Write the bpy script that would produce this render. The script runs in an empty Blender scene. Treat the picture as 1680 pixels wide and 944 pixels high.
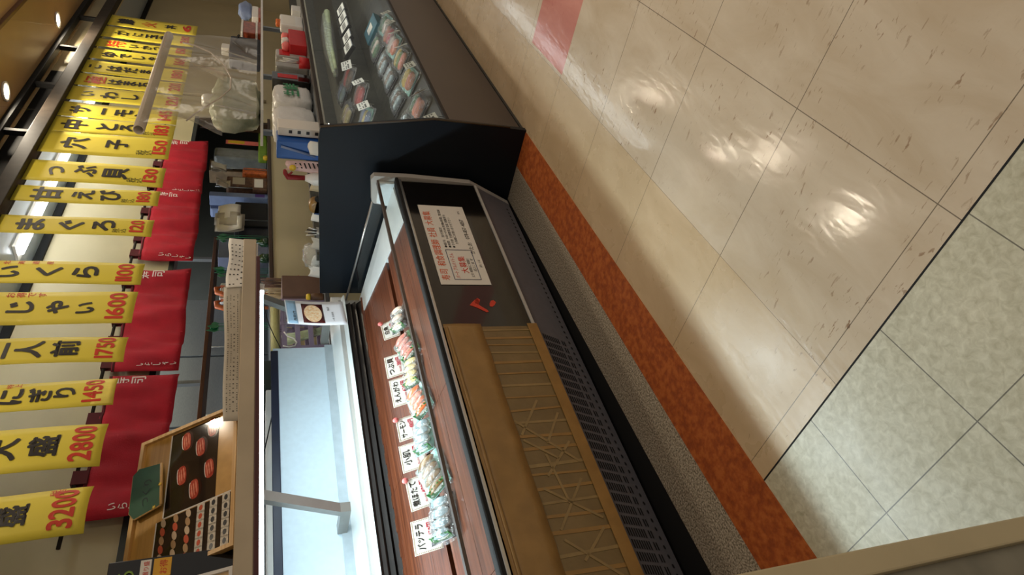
import bpy, bmesh, math, random
from mathutils import Vector, Matrix
random.seed(7)
SC = bpy.context.scene
COL = SC.collection

# ------------------------------------------------------------------ camera
F_PX = 1042.0
CAM = Vector((0, 0, 1.27))
def _cal():
    eX = Vector((1366-472, 429-840, F_PX)).normalized()
    eY = Vector((-948-472, 415-840, F_PX)).normalized()
    eZ = eX.cross(eY).normalized()
    m = (eX+eY).normalized(); n = eZ.cross(m).normalized()
    return (m-n).normalized(), (m+n).normalized(), eZ
EX, EY, EZ = _cal()
CR = Vector((EX[0], EY[0], EZ[0]))     # photographer's right
CD = Vector((EX[1], EY[1], EZ[1]))     # photographer's down
CF = Vector((EX[2], EY[2], EZ[2]))     # viewing direction
cam_d = bpy.data.cameras.new('camera')
cam = bpy.data.objects.new('camera', cam_d); COL.objects.link(cam)
cam.matrix_world = Matrix(((CD.x, CR.x, -CF.x, CAM.x), (CD.y, CR.y, -CF.y, CAM.y), (CD.z, CR.z, -CF.z, CAM.z), (0, 0, 0, 1)))
cam_d.sensor_fit = 'HORIZONTAL'; cam_d.sensor_width = 36.0
cam_d.lens = 36.0*F_PX/1680.0
cam_d.clip_start = 0.02
SC.camera = cam

# ------------------------------------------------------------------ exposure, world, lamps
vs = SC.view_settings
vs.view_transform = 'Standard'; vs.look = 'None'; vs.gamma = 1.0; vs.use_curve_mapping = False
vs.exposure = 0.0
wd = bpy.data.worlds.new('world'); SC.world = wd; wd.use_nodes = True
wd.node_tree.nodes['Background'].inputs[0].default_value = (1.0, .91, .80, 1)
wd.node_tree.nodes['Background'].inputs[1].default_value = 0.33

def area(name, loc, rot, sx, sy, power, col, shape='RECTANGLE', spread=None):
    l = bpy.data.lights.new(name, 'AREA'); l.shape = shape; l.size = sx; l.size_y = sy
    l.energy = power; l.color = col
    if spread: l.spread = spread
    o = bpy.data.objects.new(name, l); COL.objects.link(o); o.location = loc; o.rotation_euler = rot
    return o
CEIL = 2.785
WARM = (1.0, .90, .76)
area('aisle_light', (2.4, -1.2, CEIL-.04), (0, 0, 0), 4.5, 1.0, 37, WARM)
area('aisle_light', (6.2, -0.9, CEIL-.04), (0, 0, 0), 3.0, 1.0, 26, WARM)
area('kitchen_light', (3.2, 3.75, 2.55), (0, 0, 0), 4.5, .25, 45, (.92, .96, 1.0))

# ------------------------------------------------------------------ pixel helpers (a photo point put on a real plane)
def ray(x, y):
    u, v = 944-y, x
    return CR*(u-472) + CD*(v-840) + CF*F_PX
def py(x, y, Y): d = ray(x, y); return CAM + d*((Y-CAM.y)/d.y)
def px(x, y, X): d = ray(x, y); return CAM + d*((X-CAM.x)/d.x)
def pz(x, y, Z): d = ray(x, y); return CAM + d*((Z-CAM.z)/d.z)
# the refrigerated case stands 3.1 degrees off the aisle line
PIV = Vector((2.79, 1.5, 0)); TH = math.radians(-3.1)
RM = Matrix.Rotation(TH, 3, 'Z')
def L(p): return PIV + RM @ Vector(p)
CL = RM.transposed() @ (CAM-PIV)
def lray(x, y): return RM.transposed() @ ray(x, y)
def lyy(x, y, Y): d = lray(x, y); return CL + d*((Y-CL.y)/d.y)
def lxx(x, y, X): d = lray(x, y); return CL + d*((X-CL.x)/d.x)
def lzz(x, y, Z): d = lray(x, y); return CL + d*((Z-CL.z)/d.z)
def lpl(x, y, p0, n):
    d = lray(x, y); return CL + d*((Vector(p0)-CL).dot(Vector(n))/d.dot(Vector(n)))

# ------------------------------------------------------------------ materials
def lin(c):
    return tuple(((v/12.92) if v <= .04045 else ((v+.055)/1.055)**2.4) for v in c)
def rgb(r, g, b): return lin((r/255, g/255, b/255))
MATS = {}
def mat(name, c, rough=.6, metal=0, var=.08, scale=18, bump=0, bscale=60, c2=None, emis=0, spec=.5, stretch=None, coat=0, trans=0):
    m = bpy.data.materials.new(name); m.use_nodes = True
    nt = m.node_tree; N = nt.nodes; K = nt.links
    b = N['Principled BSDF']
    tc = N.new('ShaderNodeTexCoord'); co = tc.outputs['Object']
    if stretch:
        mp = N.new('ShaderNodeMapping'); mp.inputs['Scale'].default_value = stretch
        K.new(co, mp.inputs['Vector']); co = mp.outputs['Vector']
    nz = N.new('ShaderNodeTexNoise'); nz.inputs['Scale'].default_value = scale; nz.inputs['Detail'].default_value = 5
    K.new(co, nz.inputs['Vector'])
    cr = N.new('ShaderNodeValToRGB')
    a = tuple(max(0, v*(1-var)) for v in c); d = c2 or tuple(min(1, v*(1+var)) for v in c)
    if c2: a = c
    cr.color_ramp.elements[0].position = .32; cr.color_ramp.elements[0].color = (*a, 1)
    cr.color_ramp.elements[1].position = .68; cr.color_ramp.elements[1].color = (*d, 1)
    K.new(nz.outputs['Fac'], cr.inputs['Fac']); K.new(cr.outputs['Color'], b.inputs['Base Color'])
    b.inputs['Roughness'].default_value = rough; b.inputs['Metallic'].default_value = metal
    b.inputs['Specular IOR Level'].default_value = spec
    if coat: b.inputs['Coat Weight'].default_value = coat; b.inputs['Coat Roughness'].default_value = .05
    if trans: b.inputs['Transmission Weight'].default_value = trans
    if emis:
        b.inputs['Emission Color'].default_value = (*c, 1); b.inputs['Emission Strength'].default_value = emis
    if bump:
        bn = N.new('ShaderNodeTexNoise'); bn.inputs['Scale'].default_value = bscale; bn.inputs['Detail'].default_value = 4
        K.new(co, bn.inputs['Vector'])
        bp = N.new('ShaderNodeBump'); bp.inputs['Strength'].default_value = bump; bp.inputs['Distance'].default_value = .01
        K.new(bn.outputs['Fac'], bp.inputs['Height']); K.new(bp.outputs['Normal'], b.inputs['Normal'])
    MATS[name] = m; return m

def film(name, tint, glossy=.12, rough=.08, haze=0.0, hazecol=(1, 1, 1), bump=0, bscale=30):
    """clear sheet: mostly transparent, a little gloss, optional milky haze"""
    m = bpy.data.materials.new(name); m.use_nodes = True
    nt = m.node_tree; N = nt.nodes; K = nt.links
    N.remove(N['Principled BSDF']); out = N['Material Output']
    t = N.new('ShaderNodeBsdfTransparent'); t.inputs[0].default_value = (*tint, 1)
    g = N.new('ShaderNodeBsdfGlossy'); g.inputs['Roughness'].default_value = rough
    lw = N.new('ShaderNodeLayerWeight'); lw.inputs['Blend'].default_value = .5
    pw = N.new('ShaderNodeMath'); pw.operation = 'POWER'; pw.inputs[1].default_value = 3.5; K.new(lw.outputs['Facing'], pw.inputs[0])
    ma = N.new('ShaderNodeMath'); ma.operation = 'MULTIPLY_ADD'; ma.inputs[1].default_value = glossy*2.5; ma.inputs[2].default_value = .03+glossy*.12
    ma.use_clamp = True; K.new(pw.outputs[0], ma.inputs[0])
    mx = N.new('ShaderNodeMixShader')
    K.new(ma.outputs[0], mx.inputs[0]); K.new(t.outputs[0], mx.inputs[1]); K.new(g.outputs[0], mx.inputs[2])
    last = mx
    if bump:
        nz = N.new('ShaderNodeTexNoise'); nz.inputs['Scale'].default_value = bscale; nz.inputs['Detail'].default_value = 3
        tc = N.new('ShaderNodeTexCoord'); K.new(tc.outputs['Object'], nz.inputs['Vector'])
        bp = N.new('ShaderNodeBump'); bp.inputs['Strength'].default_value = bump; bp.inputs['Distance'].default_value = .02
        K.new(nz.outputs['Fac'], bp.inputs['Height'])
        K.new(bp.outputs['Normal'], g.inputs['Normal']); K.new(bp.outputs['Normal'], lw.inputs['Normal'])
    if haze:
        d = N.new('ShaderNodeBsdfDiffuse'); d.inputs[0].default_value = (*hazecol, 1)
        m2 = N.new('ShaderNodeMixShader'); m2.inputs[0].default_value = haze
        K.new(last.outputs[0], m2.inputs[1]); K.new(d.outputs[0], m2.inputs[2]); last = m2
    K.new(last.outputs[0], out.inputs['Surface'])
    MATS[name] = m; return m

def tile_mat(name, base, base2, fleck, x0, dx, y0, dy, joint=.0012, jcol=(.08, .06, .045), rough=.13, fscale=22, fthr=.66, speck=False, frot=.2, jx=(), jy=(), spec=.5):
    m = bpy.data.materials.new(name); m.use_nodes = True
    nt = m.node_tree; N = nt.nodes; K = nt.links; b = N['Principled BSDF']
    geo = N.new('ShaderNodeNewGeometry'); pos = geo.outputs['Position']
    sep = N.new('ShaderNodeSeparateXYZ'); K.new(pos, sep.inputs[0])
    def M(op, a, bb=None, c=None):
        n = N.new('ShaderNodeMath'); n.operation = op
        for i, v in enumerate((a, bb, c)):
            if v is None: continue
            if isinstance(v, (int, float)): n.inputs[i].default_value = v
            else: K.new(v, n.inputs[i])
        return n.outputs[0]
    def line(coord, o, d):      # 1 at a tile joint
        t = M('DIVIDE', M('SUBTRACT', coord, o), d)
        f = M('ABSOLUTE', M('SUBTRACT', t, M('ROUND', t)))
        return M('LESS_THAN', M('MULTIPLY', f, d), joint)
    j = M('MAXIMUM', line(sep.outputs['X'], x0, dx), line(sep.outputs['Y'], y0, dy))
    for v in jx: j = M('MAXIMUM', j, M('LESS_THAN', M('ABSOLUTE', M('SUBTRACT', sep.outputs['X'], v)), joint*.6))
    # broad marbling
    n1 = N.new('ShaderNodeTexNoise'); n1.inputs['Scale'].default_value = 3.2 if not speck else 55
    n1.inputs['Detail'].default_value = 6; n1.inputs['Roughness'].default_value = .6; n1.inputs['Distortion'].default_value = .6
    mp = N.new('ShaderNodeMapping'); mp.inputs['Rotation'].default_value = (0, 0, .25)
    mp.inputs['Scale'].default_value = (1, 2.6, 1) if not speck else (1, 1, 1)
    K.new(pos, mp.inputs['Vector']); K.new(mp.outputs['Vector'], n1.inputs['Vector'])
    r1 = N.new('ShaderNodeValToRGB'); r1.color_ramp.elements[0].position = .3; r1.color_ramp.elements[1].position = .7
    r1.color_ramp.elements[0].color = (*base, 1); r1.color_ramp.elements[1].color = (*base2, 1)
    K.new(n1.outputs['Fac'], r1.inputs['Fac'])
    # dark flecks, elongated along the aisle
    mp2 = N.new('ShaderNodeMapping'); mp2.inputs['Scale'].default_value = (fscale*3.6, fscale, 1); mp2.inputs['Rotation'].default_value = (0, 0, frot)
    K.new(pos, mp2.inputs['Vector'])
    n2 = N.new('ShaderNodeTexNoise'); n2.inputs['Scale'].default_value = 1.0; n2.inputs['Detail'].default_value = 4.5; n2.inputs['Roughness'].default_value = .62; n2.inputs['Distortion'].default_value = .5
    K.new(mp2.outputs['Vector'], n2.inputs['Vector'])
    r2 = N.new('ShaderNodeValToRGB'); r2.color_ramp.elements[0].position = fthr; r2.color_ramp.elements[1].position = fthr+.055
    r2.color_ramp.elements[0].color = (0, 0, 0, 1); r2.color_ramp.elements[1].color = (1, 1, 1, 1)
    K.new(n2.outputs['Fac'], r2.inputs['Fac'])
    mx = N.new('ShaderNodeMix'); mx.data_type = 'RGBA'
    n5 = N.new('ShaderNodeTexNoise'); n5.inputs['Scale'].default_value = 4.5; n5.inputs['Detail'].default_value = 2; K.new(pos, n5.inputs['Vector'])
    cl_ = N.new('ShaderNodeMapRange'); cl_.inputs[1].default_value = .42; cl_.inputs[2].default_value = .62; K.new(n5.outputs['Fac'], cl_.inputs[0])
    K.new(M('MULTIPLY', M('MULTIPLY', r2.outputs['Color'], cl_.outputs[0]), .85 if not speck else .0), mx.inputs[0])
    K.new(r1.outputs['Color'], mx.inputs[6]); mx.inputs[7].default_value = (*fleck, 1)
    mj = N.new('ShaderNodeMix'); mj.data_type = 'RGBA'
    K.new(M('MULTIPLY', j, .75), mj.inputs[0]); K.new(mx.outputs[2], mj.inputs[6]); mj.inputs[7].default_value = (*jcol, 1)
    K.new(mj.outputs[2], b.inputs['Base Color'])
    n3 = N.new('ShaderNodeTexNoise'); n3.inputs['Scale'].default_value = 7; n3.inputs['Detail'].default_value = 4
    K.new(pos, n3.inputs['Vector'])
    rr = N.new('ShaderNodeMapRange'); rr.inputs[3].default_value = rough*.6; rr.inputs[4].default_value = rough*1.6
    K.new(n3.outputs['Fac'], rr.inputs[0]); K.new(rr.outputs[0], b.inputs['Roughness'])
    bp = N.new('ShaderNodeBump'); bp.inputs['Strength'].default_value = .07; bp.inputs['Distance'].default_value = .01
    n4 = N.new('ShaderNodeTexNoise'); n4.inputs['Scale'].default_value = 14; n4.inputs['Detail'].default_value = 2
    K.new(mp.outputs['Vector'], n4.inputs['Vector']); K.new(n4.outputs['Fac'], bp.inputs['Height']); K.new(bp.outputs['Normal'], b.inputs['Normal'])
    b.inputs['Specular IOR Level'].default_value = spec
    MATS[name] = m; return m

def grain_mat(name, c1, c2, c3, scale, rough=.7, bump=.3):
    """two scales of voronoi grains: terrazzo and rough-faced brick"""
    m = bpy.data.materials.new(name); m.use_nodes = True
    nt = m.node_tree; N = nt.nodes; K = nt.links; b = N['Principled BSDF']
    tc = N.new('ShaderNodeTexCoord')
    v = N.new('ShaderNodeTexNoise'); v.inputs['Scale'].default_value = scale; v.inputs['Detail'].default_value = 3
    K.new(tc.outputs['Object'], v.inputs['Vector'])
    r = N.new('ShaderNodeValToRGB'); e = r.color_ramp.elements
    e[0].position = .36; e[0].color = (*c1, 1); e[1].position = .5; e[1].color = (*c2, 1)
    x = e.new(.64); x.color = (*c3, 1)
    K.new(v.outputs['Fac'], r.inputs['Fac']); K.new(r.outputs['Color'], b.inputs['Base Color'])
    b.inputs['Roughness'].default_value = rough
    bp = N.new('ShaderNodeBump'); bp.inputs['Strength'].default_value = bump; bp.inputs['Distance'].default_value = .006
    K.new(v.outputs['Fac'], bp.inputs['Height']); K.new(bp.outputs['Normal'], b.inputs['Normal'])
    MATS[name] = m; return m

def wood_mat(name, c1, c2, rough=.3, sx=1.2, sy=40):
    m = bpy.data.materials.new(name); m.use_nodes = True
    nt = m.node_tree; N = nt.nodes; K = nt.links; b = N['Principled BSDF']
    tc = N.new('ShaderNodeTexCoord'); mp = N.new('ShaderNodeMapping'); mp.inputs['Scale'].default_value = (sx, sy, sy)
    K.new(tc.outputs['Object'], mp.inputs['Vector'])
    n = N.new('ShaderNodeTexNoise'); n.inputs['Scale'].default_value = 2.0; n.inputs['Detail'].default_value = 7; n.inputs['Distortion'].default_value = .4
    K.new(mp.outputs['Vector'], n.inputs['Vector'])
    r = N.new('ShaderNodeValToRGB'); r.color_ramp.elements[0].position = .33; r.color_ramp.elements[1].position = .66
    r.color_ramp.elements[0].color = (*c1, 1); r.color_ramp.elements[1].color = (*c2, 1)
    K.new(n.outputs['Fac'], r.inputs['Fac']); K.new(r.outputs['Color'], b.inputs['Base Color'])
    b.inputs['Roughness'].default_value = rough
    bp = N.new('ShaderNodeBump'); bp.inputs['Strength'].default_value = .08; bp.inputs['Distance'].default_value = .005
    K.new(n.outputs['Fac'], bp.inputs['Height']); K.new(bp.outputs['Normal'], b.inputs['Normal'])
    MATS[name] = m; return m

M_tile = tile_mat('vinyl_tile_beige', rgb(196, 178, 152), rgb(214, 200, 178), rgb(138, 106, 80), .79, .4615, .404, .462, fthr=.605, jx=(.728+.062,))
M_soffit_refl = tile_mat('vinyl_tile_soffit_reflection', rgb(190, 166, 130), rgb(206, 184, 150), rgb(130, 96, 66), .79, .4615, .404, 5.0, fthr=.65, frot=1.3, rough=.26, jcol=(.10, .07, .04))  # same beige tile, with the soffit's reflection put into its colour as tan
M_pink = tile_mat('vinyl_tile_pink', rgb(196, 128, 118), rgb(212, 150, 138), rgb(176, 104, 98), .1, 9, .06, 9, fthr=.62)
M_white = tile_mat('vinyl_tile_speckled', rgb(176, 172, 146), rgb(212, 210, 188), rgb(150, 140, 110), .466, .2635, .687, .3005, joint=.0013, speck=True, rough=.3, jcol=(.03, .025, .02))
M_brick = grain_mat('orange_brick', rgb(146, 68, 18), rgb(166, 82, 24), rgb(182, 98, 38), 46, .75, .55)
M_terr = grain_mat('terrazzo', rgb(96, 88, 74), rgb(156, 146, 128), rgb(196, 186, 168), 170, .5, .1)
M_wall = mat('beige_wall', rgb(200, 187, 150), .55, var=.05, scale=3)
M_ceil = mat('ceiling_paint', rgb(190, 156, 110), .45, var=.04, scale=2)
M_soff = mat('soffit_panel', rgb(164, 134, 92), .42, var=.06, scale=2)
M_kceil = mat('kitchen_ceiling', rgb(176, 190, 204), .3, var=.05, scale=2)
M_black = mat('black_paint', rgb(20, 20, 20), .6, spec=.2, var=.2)
M_rail = mat('dark_rail', rgb(46, 40, 34), .55, spec=.2, metal=.0, var=.2)
M_yel = mat('yellow_paper', rgb(226, 208, 66), .55, var=.03, scale=6, bump=.06, bscale=9)
M_ink = mat('black_ink', rgb(26, 20, 16), .5, var=.1)
M_red = mat('red_ink', rgb(206, 52, 22), .5, var=.1)
M_oran = mat('orange_marker', rgb(214, 92, 40), .5, var=.2, scale=60)
M_noren = mat('crimson_cloth', rgb(178, 14, 38), .8, var=.14, scale=8, bump=.25, bscale=160)
M_noren2 = mat('maroon_band', rgb(86, 8, 18), .8, var=.14)
M_whtxt = mat('white_dye', rgb(232, 220, 214), .8, var=.05)
M_navy = mat('navy_laminate', rgb(9, 14, 20), .45, spec=.3, var=.25, scale=1.2, c2=rgb(13, 24, 34))
M_brownp = mat('dark_brown_laminate', rgb(66, 54, 46), .38, var=.06, scale=3)
M_edge = mat('brown_edge', rgb(58, 44, 26), .4, var=.1)
M_gloss = mat('black_gloss', rgb(15, 12, 10), .12, var=.1, coat=.4)
M_dplas = mat('charcoal_plastic', rgb(102, 101, 107), .5, var=.06, scale=30, bump=.04, bscale=300)
M_slot = mat('slot_black', rgb(7, 7, 8), .8, var=.1)
M_grey = mat('grey_plastic', rgb(176, 174, 168), .4, var=.04)
M_silver = mat('brushed_steel', rgb(196, 196, 192), .28, metal=.9, var=.05, stretch=(2, 60, 60))
M_steel = mat('stainless_sheet', rgb(150, 156, 160), .36, metal=.85, var=.1, stretch=(2, 30, 30))
M_liner = mat('white_liner', rgb(226, 236, 238), .32, var=.02)
M_panelw = mat('cool_lit_white_panel', rgb(196, 216, 228), .5, var=.03, scale=40)  # white panel, the lamp's cool tint put into its colour
M_slat = mat('dark_slat', rgb(27, 22, 19), .4, var=.15)
M_wood = wood_mat('red_brown_plank', rgb(78, 40, 24), rgb(120, 68, 44), .28)
M_kraft = mat('kraft_paper', rgb(150, 116, 66), .45, var=.12, scale=14, bump=.35, bscale=22)
M_kraft2 = mat('taped_olive_sheet', rgb(120, 98, 60), .28, var=.14, scale=9, bump=.15, bscale=26)
M_tape = mat('kraft_tape', rgb(148, 112, 58), .3, var=.12, scale=20)
M_tapec = mat('worn_tape', rgb(142, 118, 74), .32, var=.15, scale=20)
M_paper = mat('white_paper', rgb(226, 222, 212), .6, var=.02, scale=4)
M_paperg = mat('grey_paper', rgb(182, 174, 158), .6, var=.05, scale=5, bump=.05, bscale=12)
M_frame = wood_mat('pale_wood_frame', rgb(196, 150, 84), rgb(220, 180, 116), .4)
M_board = wood_mat('plywood_backing', rgb(176, 132, 58), rgb(198, 152, 76), .5)
M_photo = mat('dark_photo_print', rgb(40, 32, 26), .08, var=.3, scale=14, coat=1)
M_green = mat('green_board', rgb(18, 78, 44), .5, var=.15, scale=12)
M_canopy = mat('canopy_fascia', rgb(190, 174, 146), .16, metal=.12, var=.12, scale=3)
M_mahog = mat('dark_red_edge', rgb(72, 22, 18), .3, var=.1)
M_stone = mat('grey_stone_laminate', rgb(128, 122, 108), .4, var=.16, scale=22)
M_cream = mat('cream_edge', rgb(186, 170, 136), .45, var=.04)
M_tan2 = mat('tan_wall', rgb(186, 172, 136), .5, var=.05, scale=4)
M_sill = mat('dark_brown_sill', rgb(58, 36, 14), .35, var=.15)
M_kwall = mat('kitchen_wall', rgb(104, 108, 104), .5, var=.15, scale=2)
M_rice = mat('rice', rgb(240, 238, 226), .6, var=.04, bump=.6, bscale=240)
M_blue = mat('blue_plastic', rgb(28, 88, 170), .35, var=.05)
M_blued = mat('blue_bottle', rgb(20, 66, 120), .3, var=.08)
M_redp = mat('red_card', rgb(190, 26, 30), .5, var=.08)
M_whitep = mat('white_plastic', rgb(226, 224, 218), .35, var=.03)
M_bag = mat('white_poly_bag', rgb(214, 214, 210), .3, var=.06, scale=14, bump=.8, bscale=16)
M_dk = mat('dark_navy_fabric', rgb(26, 30, 40), .6, var=.25)
M_ltblue = mat('lavender_blue_box', rgb(120, 138, 176), .45, var=.08)
M_brown = mat('brown_goods', rgb(112, 78, 50), .6, var=.4, scale=30, c2=rgb(64, 40, 26))
M_oranges = mat('orange_goods', rgb(204, 104, 44), .5, var=.3, scale=40)
M_leaf = mat('green_leaf', rgb(44, 110, 44), .35, var=.25, scale=40)
M_leaf2 = mat('green_plastic_leaf', rgb(40, 128, 84), .35, var=.2, scale=30)
M_lime = mat('lime_green', rgb(116, 150, 40), .45, var=.15)
M_yelp = mat('yellow_plastic', rgb(226, 190, 50), .4, var=.08)
M_pinkc = mat('pink_card', rgb(232, 120, 116), .5, var=.06)
M_lav = mat('lavender_plastic', rgb(134, 122, 146), .4, var=.06)
M_gold = mat('gold_print', rgb(150, 128, 92), .5, var=.2, scale=300)
M_salm = mat('salmon', rgb(236, 124, 72), .3, var=.15, scale=70, stretch=(1, 6, 1), coat=.3)
M_whfish = mat('white_fish', rgb(232, 210, 190), .3, var=.10, scale=50, coat=.3)
M_pinkfish = mat('pink_fish', rgb(222, 140, 124), .3, var=.2, scale=50, coat=.3)
M_tuna = mat('tuna', rgb(172, 48, 44), .3, var=.25, scale=50, coat=.3)
M_cream2 = mat('cream_shellfish', rgb(232, 214, 150), .3, var=.15, scale=40, coat=.3)
M_silvf = mat('silver_fish', rgb(150, 172, 178), .25, var=.3, scale=60, metal=.2, coat=.3)
M_scal = mat('brown_scallop', rgb(128, 100, 58), .35, var=.4, scale=60)
M_trayt = mat('teal_tray', rgb(150, 208, 200), .3, var=.05)
M_trayb = mat('black_tray', rgb(22, 22, 24), .3, var=.1)
M_glass = film('clear_glass', (.97, .985, .98), .06, .02)
M_glassd = film('case_glass', (.94, .97, .96), .025, .03)
M_wrap = film('cling_film', (.98, .99, .99), .30, .12, haze=.10, bump=.9, bscale=42)
M_vinyl = film('vinyl_sheet', (.96, .96, .93), .20, .14, haze=.11, hazecol=(.78, .72, .62), bump=.5, bscale=7)
M_lamp = mat('lamp_glow', (1.0, .90, .72), .5, emis=26, var=.0)
M_tube = mat('tube_glow', (.80, .95, 1.0), .5, emis=12, var=.0)
M_tube2 = mat('kitchen_tube_glow', (.90, .96, 1.0), .5, emis=9, var=.0)

# ------------------------------------------------------------------ mesh builder
class MB:
    def __init__(s): s.v = []; s.f = []; s.mi = []; s.cur = 0; s.smooth = []
    def add(s, vs, fs, smooth=False):
        o = len(s.v); s.v += [Vector(v) for v in vs]
        for f in fs: s.f.append([i+o for i in f]); s.mi.append(s.cur); s.smooth.append(smooth)
        return s
    def box(s, a, b, bev=0.0):
        x0, x1 = sorted((a[0], b[0])); y0, y1 = sorted((a[1], b[1])); z0, z1 = sorted((a[2], b[2]))
        if bev > 0:
            bev = min(bev, (x1-x0)*.45, (y1-y0)*.45, (z1-z0)*.45)
            bm = bmesh.new(); bmesh.ops.create_cube(bm, size=1)
            for v in bm.verts:
                v.co = Vector(((x0+x1)/2+v.co.x*(x1-x0), (y0+y1)/2+v.co.y*(y1-y0), (z0+z1)/2+v.co.z*(z1-z0)))
            bmesh.ops.bevel(bm, geom=bm.edges[:], offset=bev, segments=2, affect='EDGES', profile=.6)
            bm.verts.index_update()
            s.add([v.co.copy() for v in bm.verts], [[v.index for v in f.verts] for f in bm.faces]); bm.free(); return s
        vs = [(x0, y0, z0), (x1, y0, z0), (x1, y1, z0), (x0, y1, z0), (x0, y0, z1), (x1, y0, z1), (x1, y1, z1), (x0, y1, z1)]
        return s.add(vs, [(0, 3, 2, 1), (4, 5, 6, 7), (0, 1, 5, 4), (1, 2, 6, 5), (2, 3, 7, 6), (3, 0, 4, 7)])
    def prism_x(s, yz, x0, x1):          # polygon in Y-Z drawn out along X
        n = len(yz)
        vs = [(x0, y, z) for y, z in yz]+[(x1, y, z) for y, z in yz]
        return s.add(vs, [list(range(n)), list(range(2*n-1, n-1, -1))]+[(i, (i+1) % n, n+(i+1) % n, n+i) for i in range(n)])
    def prism_o(s, pts, d):              # polygon (3-D points) drawn out along a vector
        n = len(pts); d = Vector(d); pts = [Vector(p) for p in pts]
        return s.add(pts+[p+d for p in pts], [list(range(n)), list(range(2*n-1, n-1, -1))]+[(i, (i+1) % n, n+(i+1) % n, n+i) for i in range(n)])
    def tube(s, pts, r, n=8, caps=True):
        pts = [Vector(p) for p in pts]; rr = r if isinstance(r, (list, tuple)) else [r]*len(pts)
        o = []; ref = None
        for i, p in enumerate(pts):
            t = (pts[min(i+1, len(pts)-1)]-pts[max(i-1, 0)]).normalized()
            if ref is None: ref = t.orthogonal().normalized()
            ref = (ref-t*ref.dot(t)).normalized(); bi = t.cross(ref)
            o += [p+(ref*math.cos(2*math.pi*k/n)+bi*math.sin(2*math.pi*k/n))*rr[i] for k in range(n)]
        fs = [(i*n+k, i*n+(k+1) % n, (i+1)*n+(k+1) % n, (i+1)*n+k) for i in range(len(pts)-1) for k in range(n)]
        if caps: fs += [list(range(n))[::-1], [(len(pts)-1)*n+k for k in range(n)]]
        return s.add(o, fs, True)
    def lathe(s, c, prof, n=20, M=None):
        c = Vector(c); o = []
        for r, z in prof:
            for k in range(n):
                p = Vector((r*math.cos(2*math.pi*k/n), r*math.sin(2*math.pi*k/n), z))
                o.append(c+(M @ p if M else p))
        fs = [(i*n+k, i*n+(k+1) % n, (i+1)*n+(k+1) % n, (i+1)*n+k) for i in range(len(prof)-1) for k in range(n)]
        fs += [list(range(n))[::-1], [(len(prof)-1)*n+k for k in range(n)]]
        return s.add(o, fs, True)
    def grid(s, fn, nu, nv, smooth=True):
        vs = [fn(i/nu, j/nv) for j in range(nv+1) for i in range(nu+1)]
        fs = [(j*(nu+1)+i, j*(nu+1)+i+1, (j+1)*(nu+1)+i+1, (j+1)*(nu+1)+i) for j in range(nv) for i in range(nu)]
        return s.add(vs, fs, smooth)
    def slab(s, fn, nu, nv, th):         # grid with thickness along a vector
        th = Vector(th)
        vs = [Vector(fn(i/nu, j/nv)) for j in range(nv+1) for i in range(nu+1)]; n = len(vs)
        W = nu+1
        fs = [(j*W+i, j*W+i+1, (j+1)*W+i+1, (j+1)*W+i) for j in range(nv) for i in range(nu)]
        fs += [tuple(reversed([q+n for q in f])) for f in fs[:nu*nv]]
        for i in range(nu): fs += [(i+1, i, n+i, n+i+1), (nv*W+i, nv*W+i+1, n+nv*W+i+1, n+nv*W+i)]
        for j in range(nv): fs += [(j*W, (j+1)*W, n+(j+1)*W, n+j*W), ((j+1)*W+nu, j*W+nu, n+j*W+nu, n+(j+1)*W+nu)]
        return s.add(vs+[v+th for v in vs], fs, True)
    def blob(s, c, r, M=None, nu=14, nv=9, e=.75, noise=0.0):   # rounded lump (superellipsoid)
        c = Vector(c); sg = lambda a: math.copysign(abs(a)**e, a)
        vs = []
        for j in range(nv+1):
            ph = -math.pi/2+math.pi*j/nv
            for i in range(nu):
                th = 2*math.pi*i/nu
                p = Vector((r[0]*sg(math.cos(ph))*sg(math.cos(th)), r[1]*sg(math.cos(ph))*sg(math.sin(th)), r[2]*sg(math.sin(ph))))
                if noise and 0 < j < nv: p *= 1+random.uniform(-noise, noise)
                vs.append(c+(M @ p if M else p))
        fs = [(j*nu+i, j*nu+(i+1) % nu, (j+1)*nu+(i+1) % nu, (j+1)*nu+i) for j in range(nv) for i in range(nu)]
        return s.add(vs, fs, True)
    def xf(s, fn): s.v = [Vector(fn(v)) for v in s.v]; return s
    def build(s, name, m, parent=None, local=False, origin=None):
        me = bpy.data.meshes.new(name)
        org = Vector((0, 0, 0))
        if parent is not None:
            if not local: org = WORLD.get(parent.name, Vector((0, 0, 0)))
        elif origin is not None: org = Vector(origin)
        elif s.v:
            xs = [v.x for v in s.v]; ys = [v.y for v in s.v]; zs = [v.z for v in s.v]
            org = Vector(((min(xs)+max(xs))/2, (min(ys)+max(ys))/2, min(zs)))
        me.from_pydata([tuple(v-org) for v in s.v], [], s.f)
        for mm in (m if isinstance(m, (list, tuple)) else [m]): me.materials.append(mm)
        for i, p in enumerate(me.polygons): p.material_index = s.mi[i]; p.use_smooth = s.smooth[i]
        me.update()
        bm = bmesh.new(); bm.from_mesh(me); bmesh.ops.remove_doubles(bm, verts=bm.verts, dist=1e-6)
        bmesh.ops.recalc_face_normals(bm, faces=bm.faces); bm.to_mesh(me); bm.free()
        o = bpy.data.objects.new(name, me); COL.objects.link(o)
        if parent is not None:
            o.parent = parent
            WORLD[o.name] = org
        else: o.location = org; WORLD[o.name] = org
        return o
WORLD = {}
def thing(name, label, cat, loc=(0, 0, 0), group=None, rz=0):
    o = bpy.data.objects.new(name, None); COL.objects.link(o); o.location = loc; o.rotation_euler.z = rz
    o.empty_display_size = .1
    WORLD[o.name] = Vector(loc); tag(o, label, cat, group); return o
def tag(o, label, cat, group=None):
    o['label'] = label; o['category'] = cat
    if group: o['group'] = group
    return o
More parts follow.
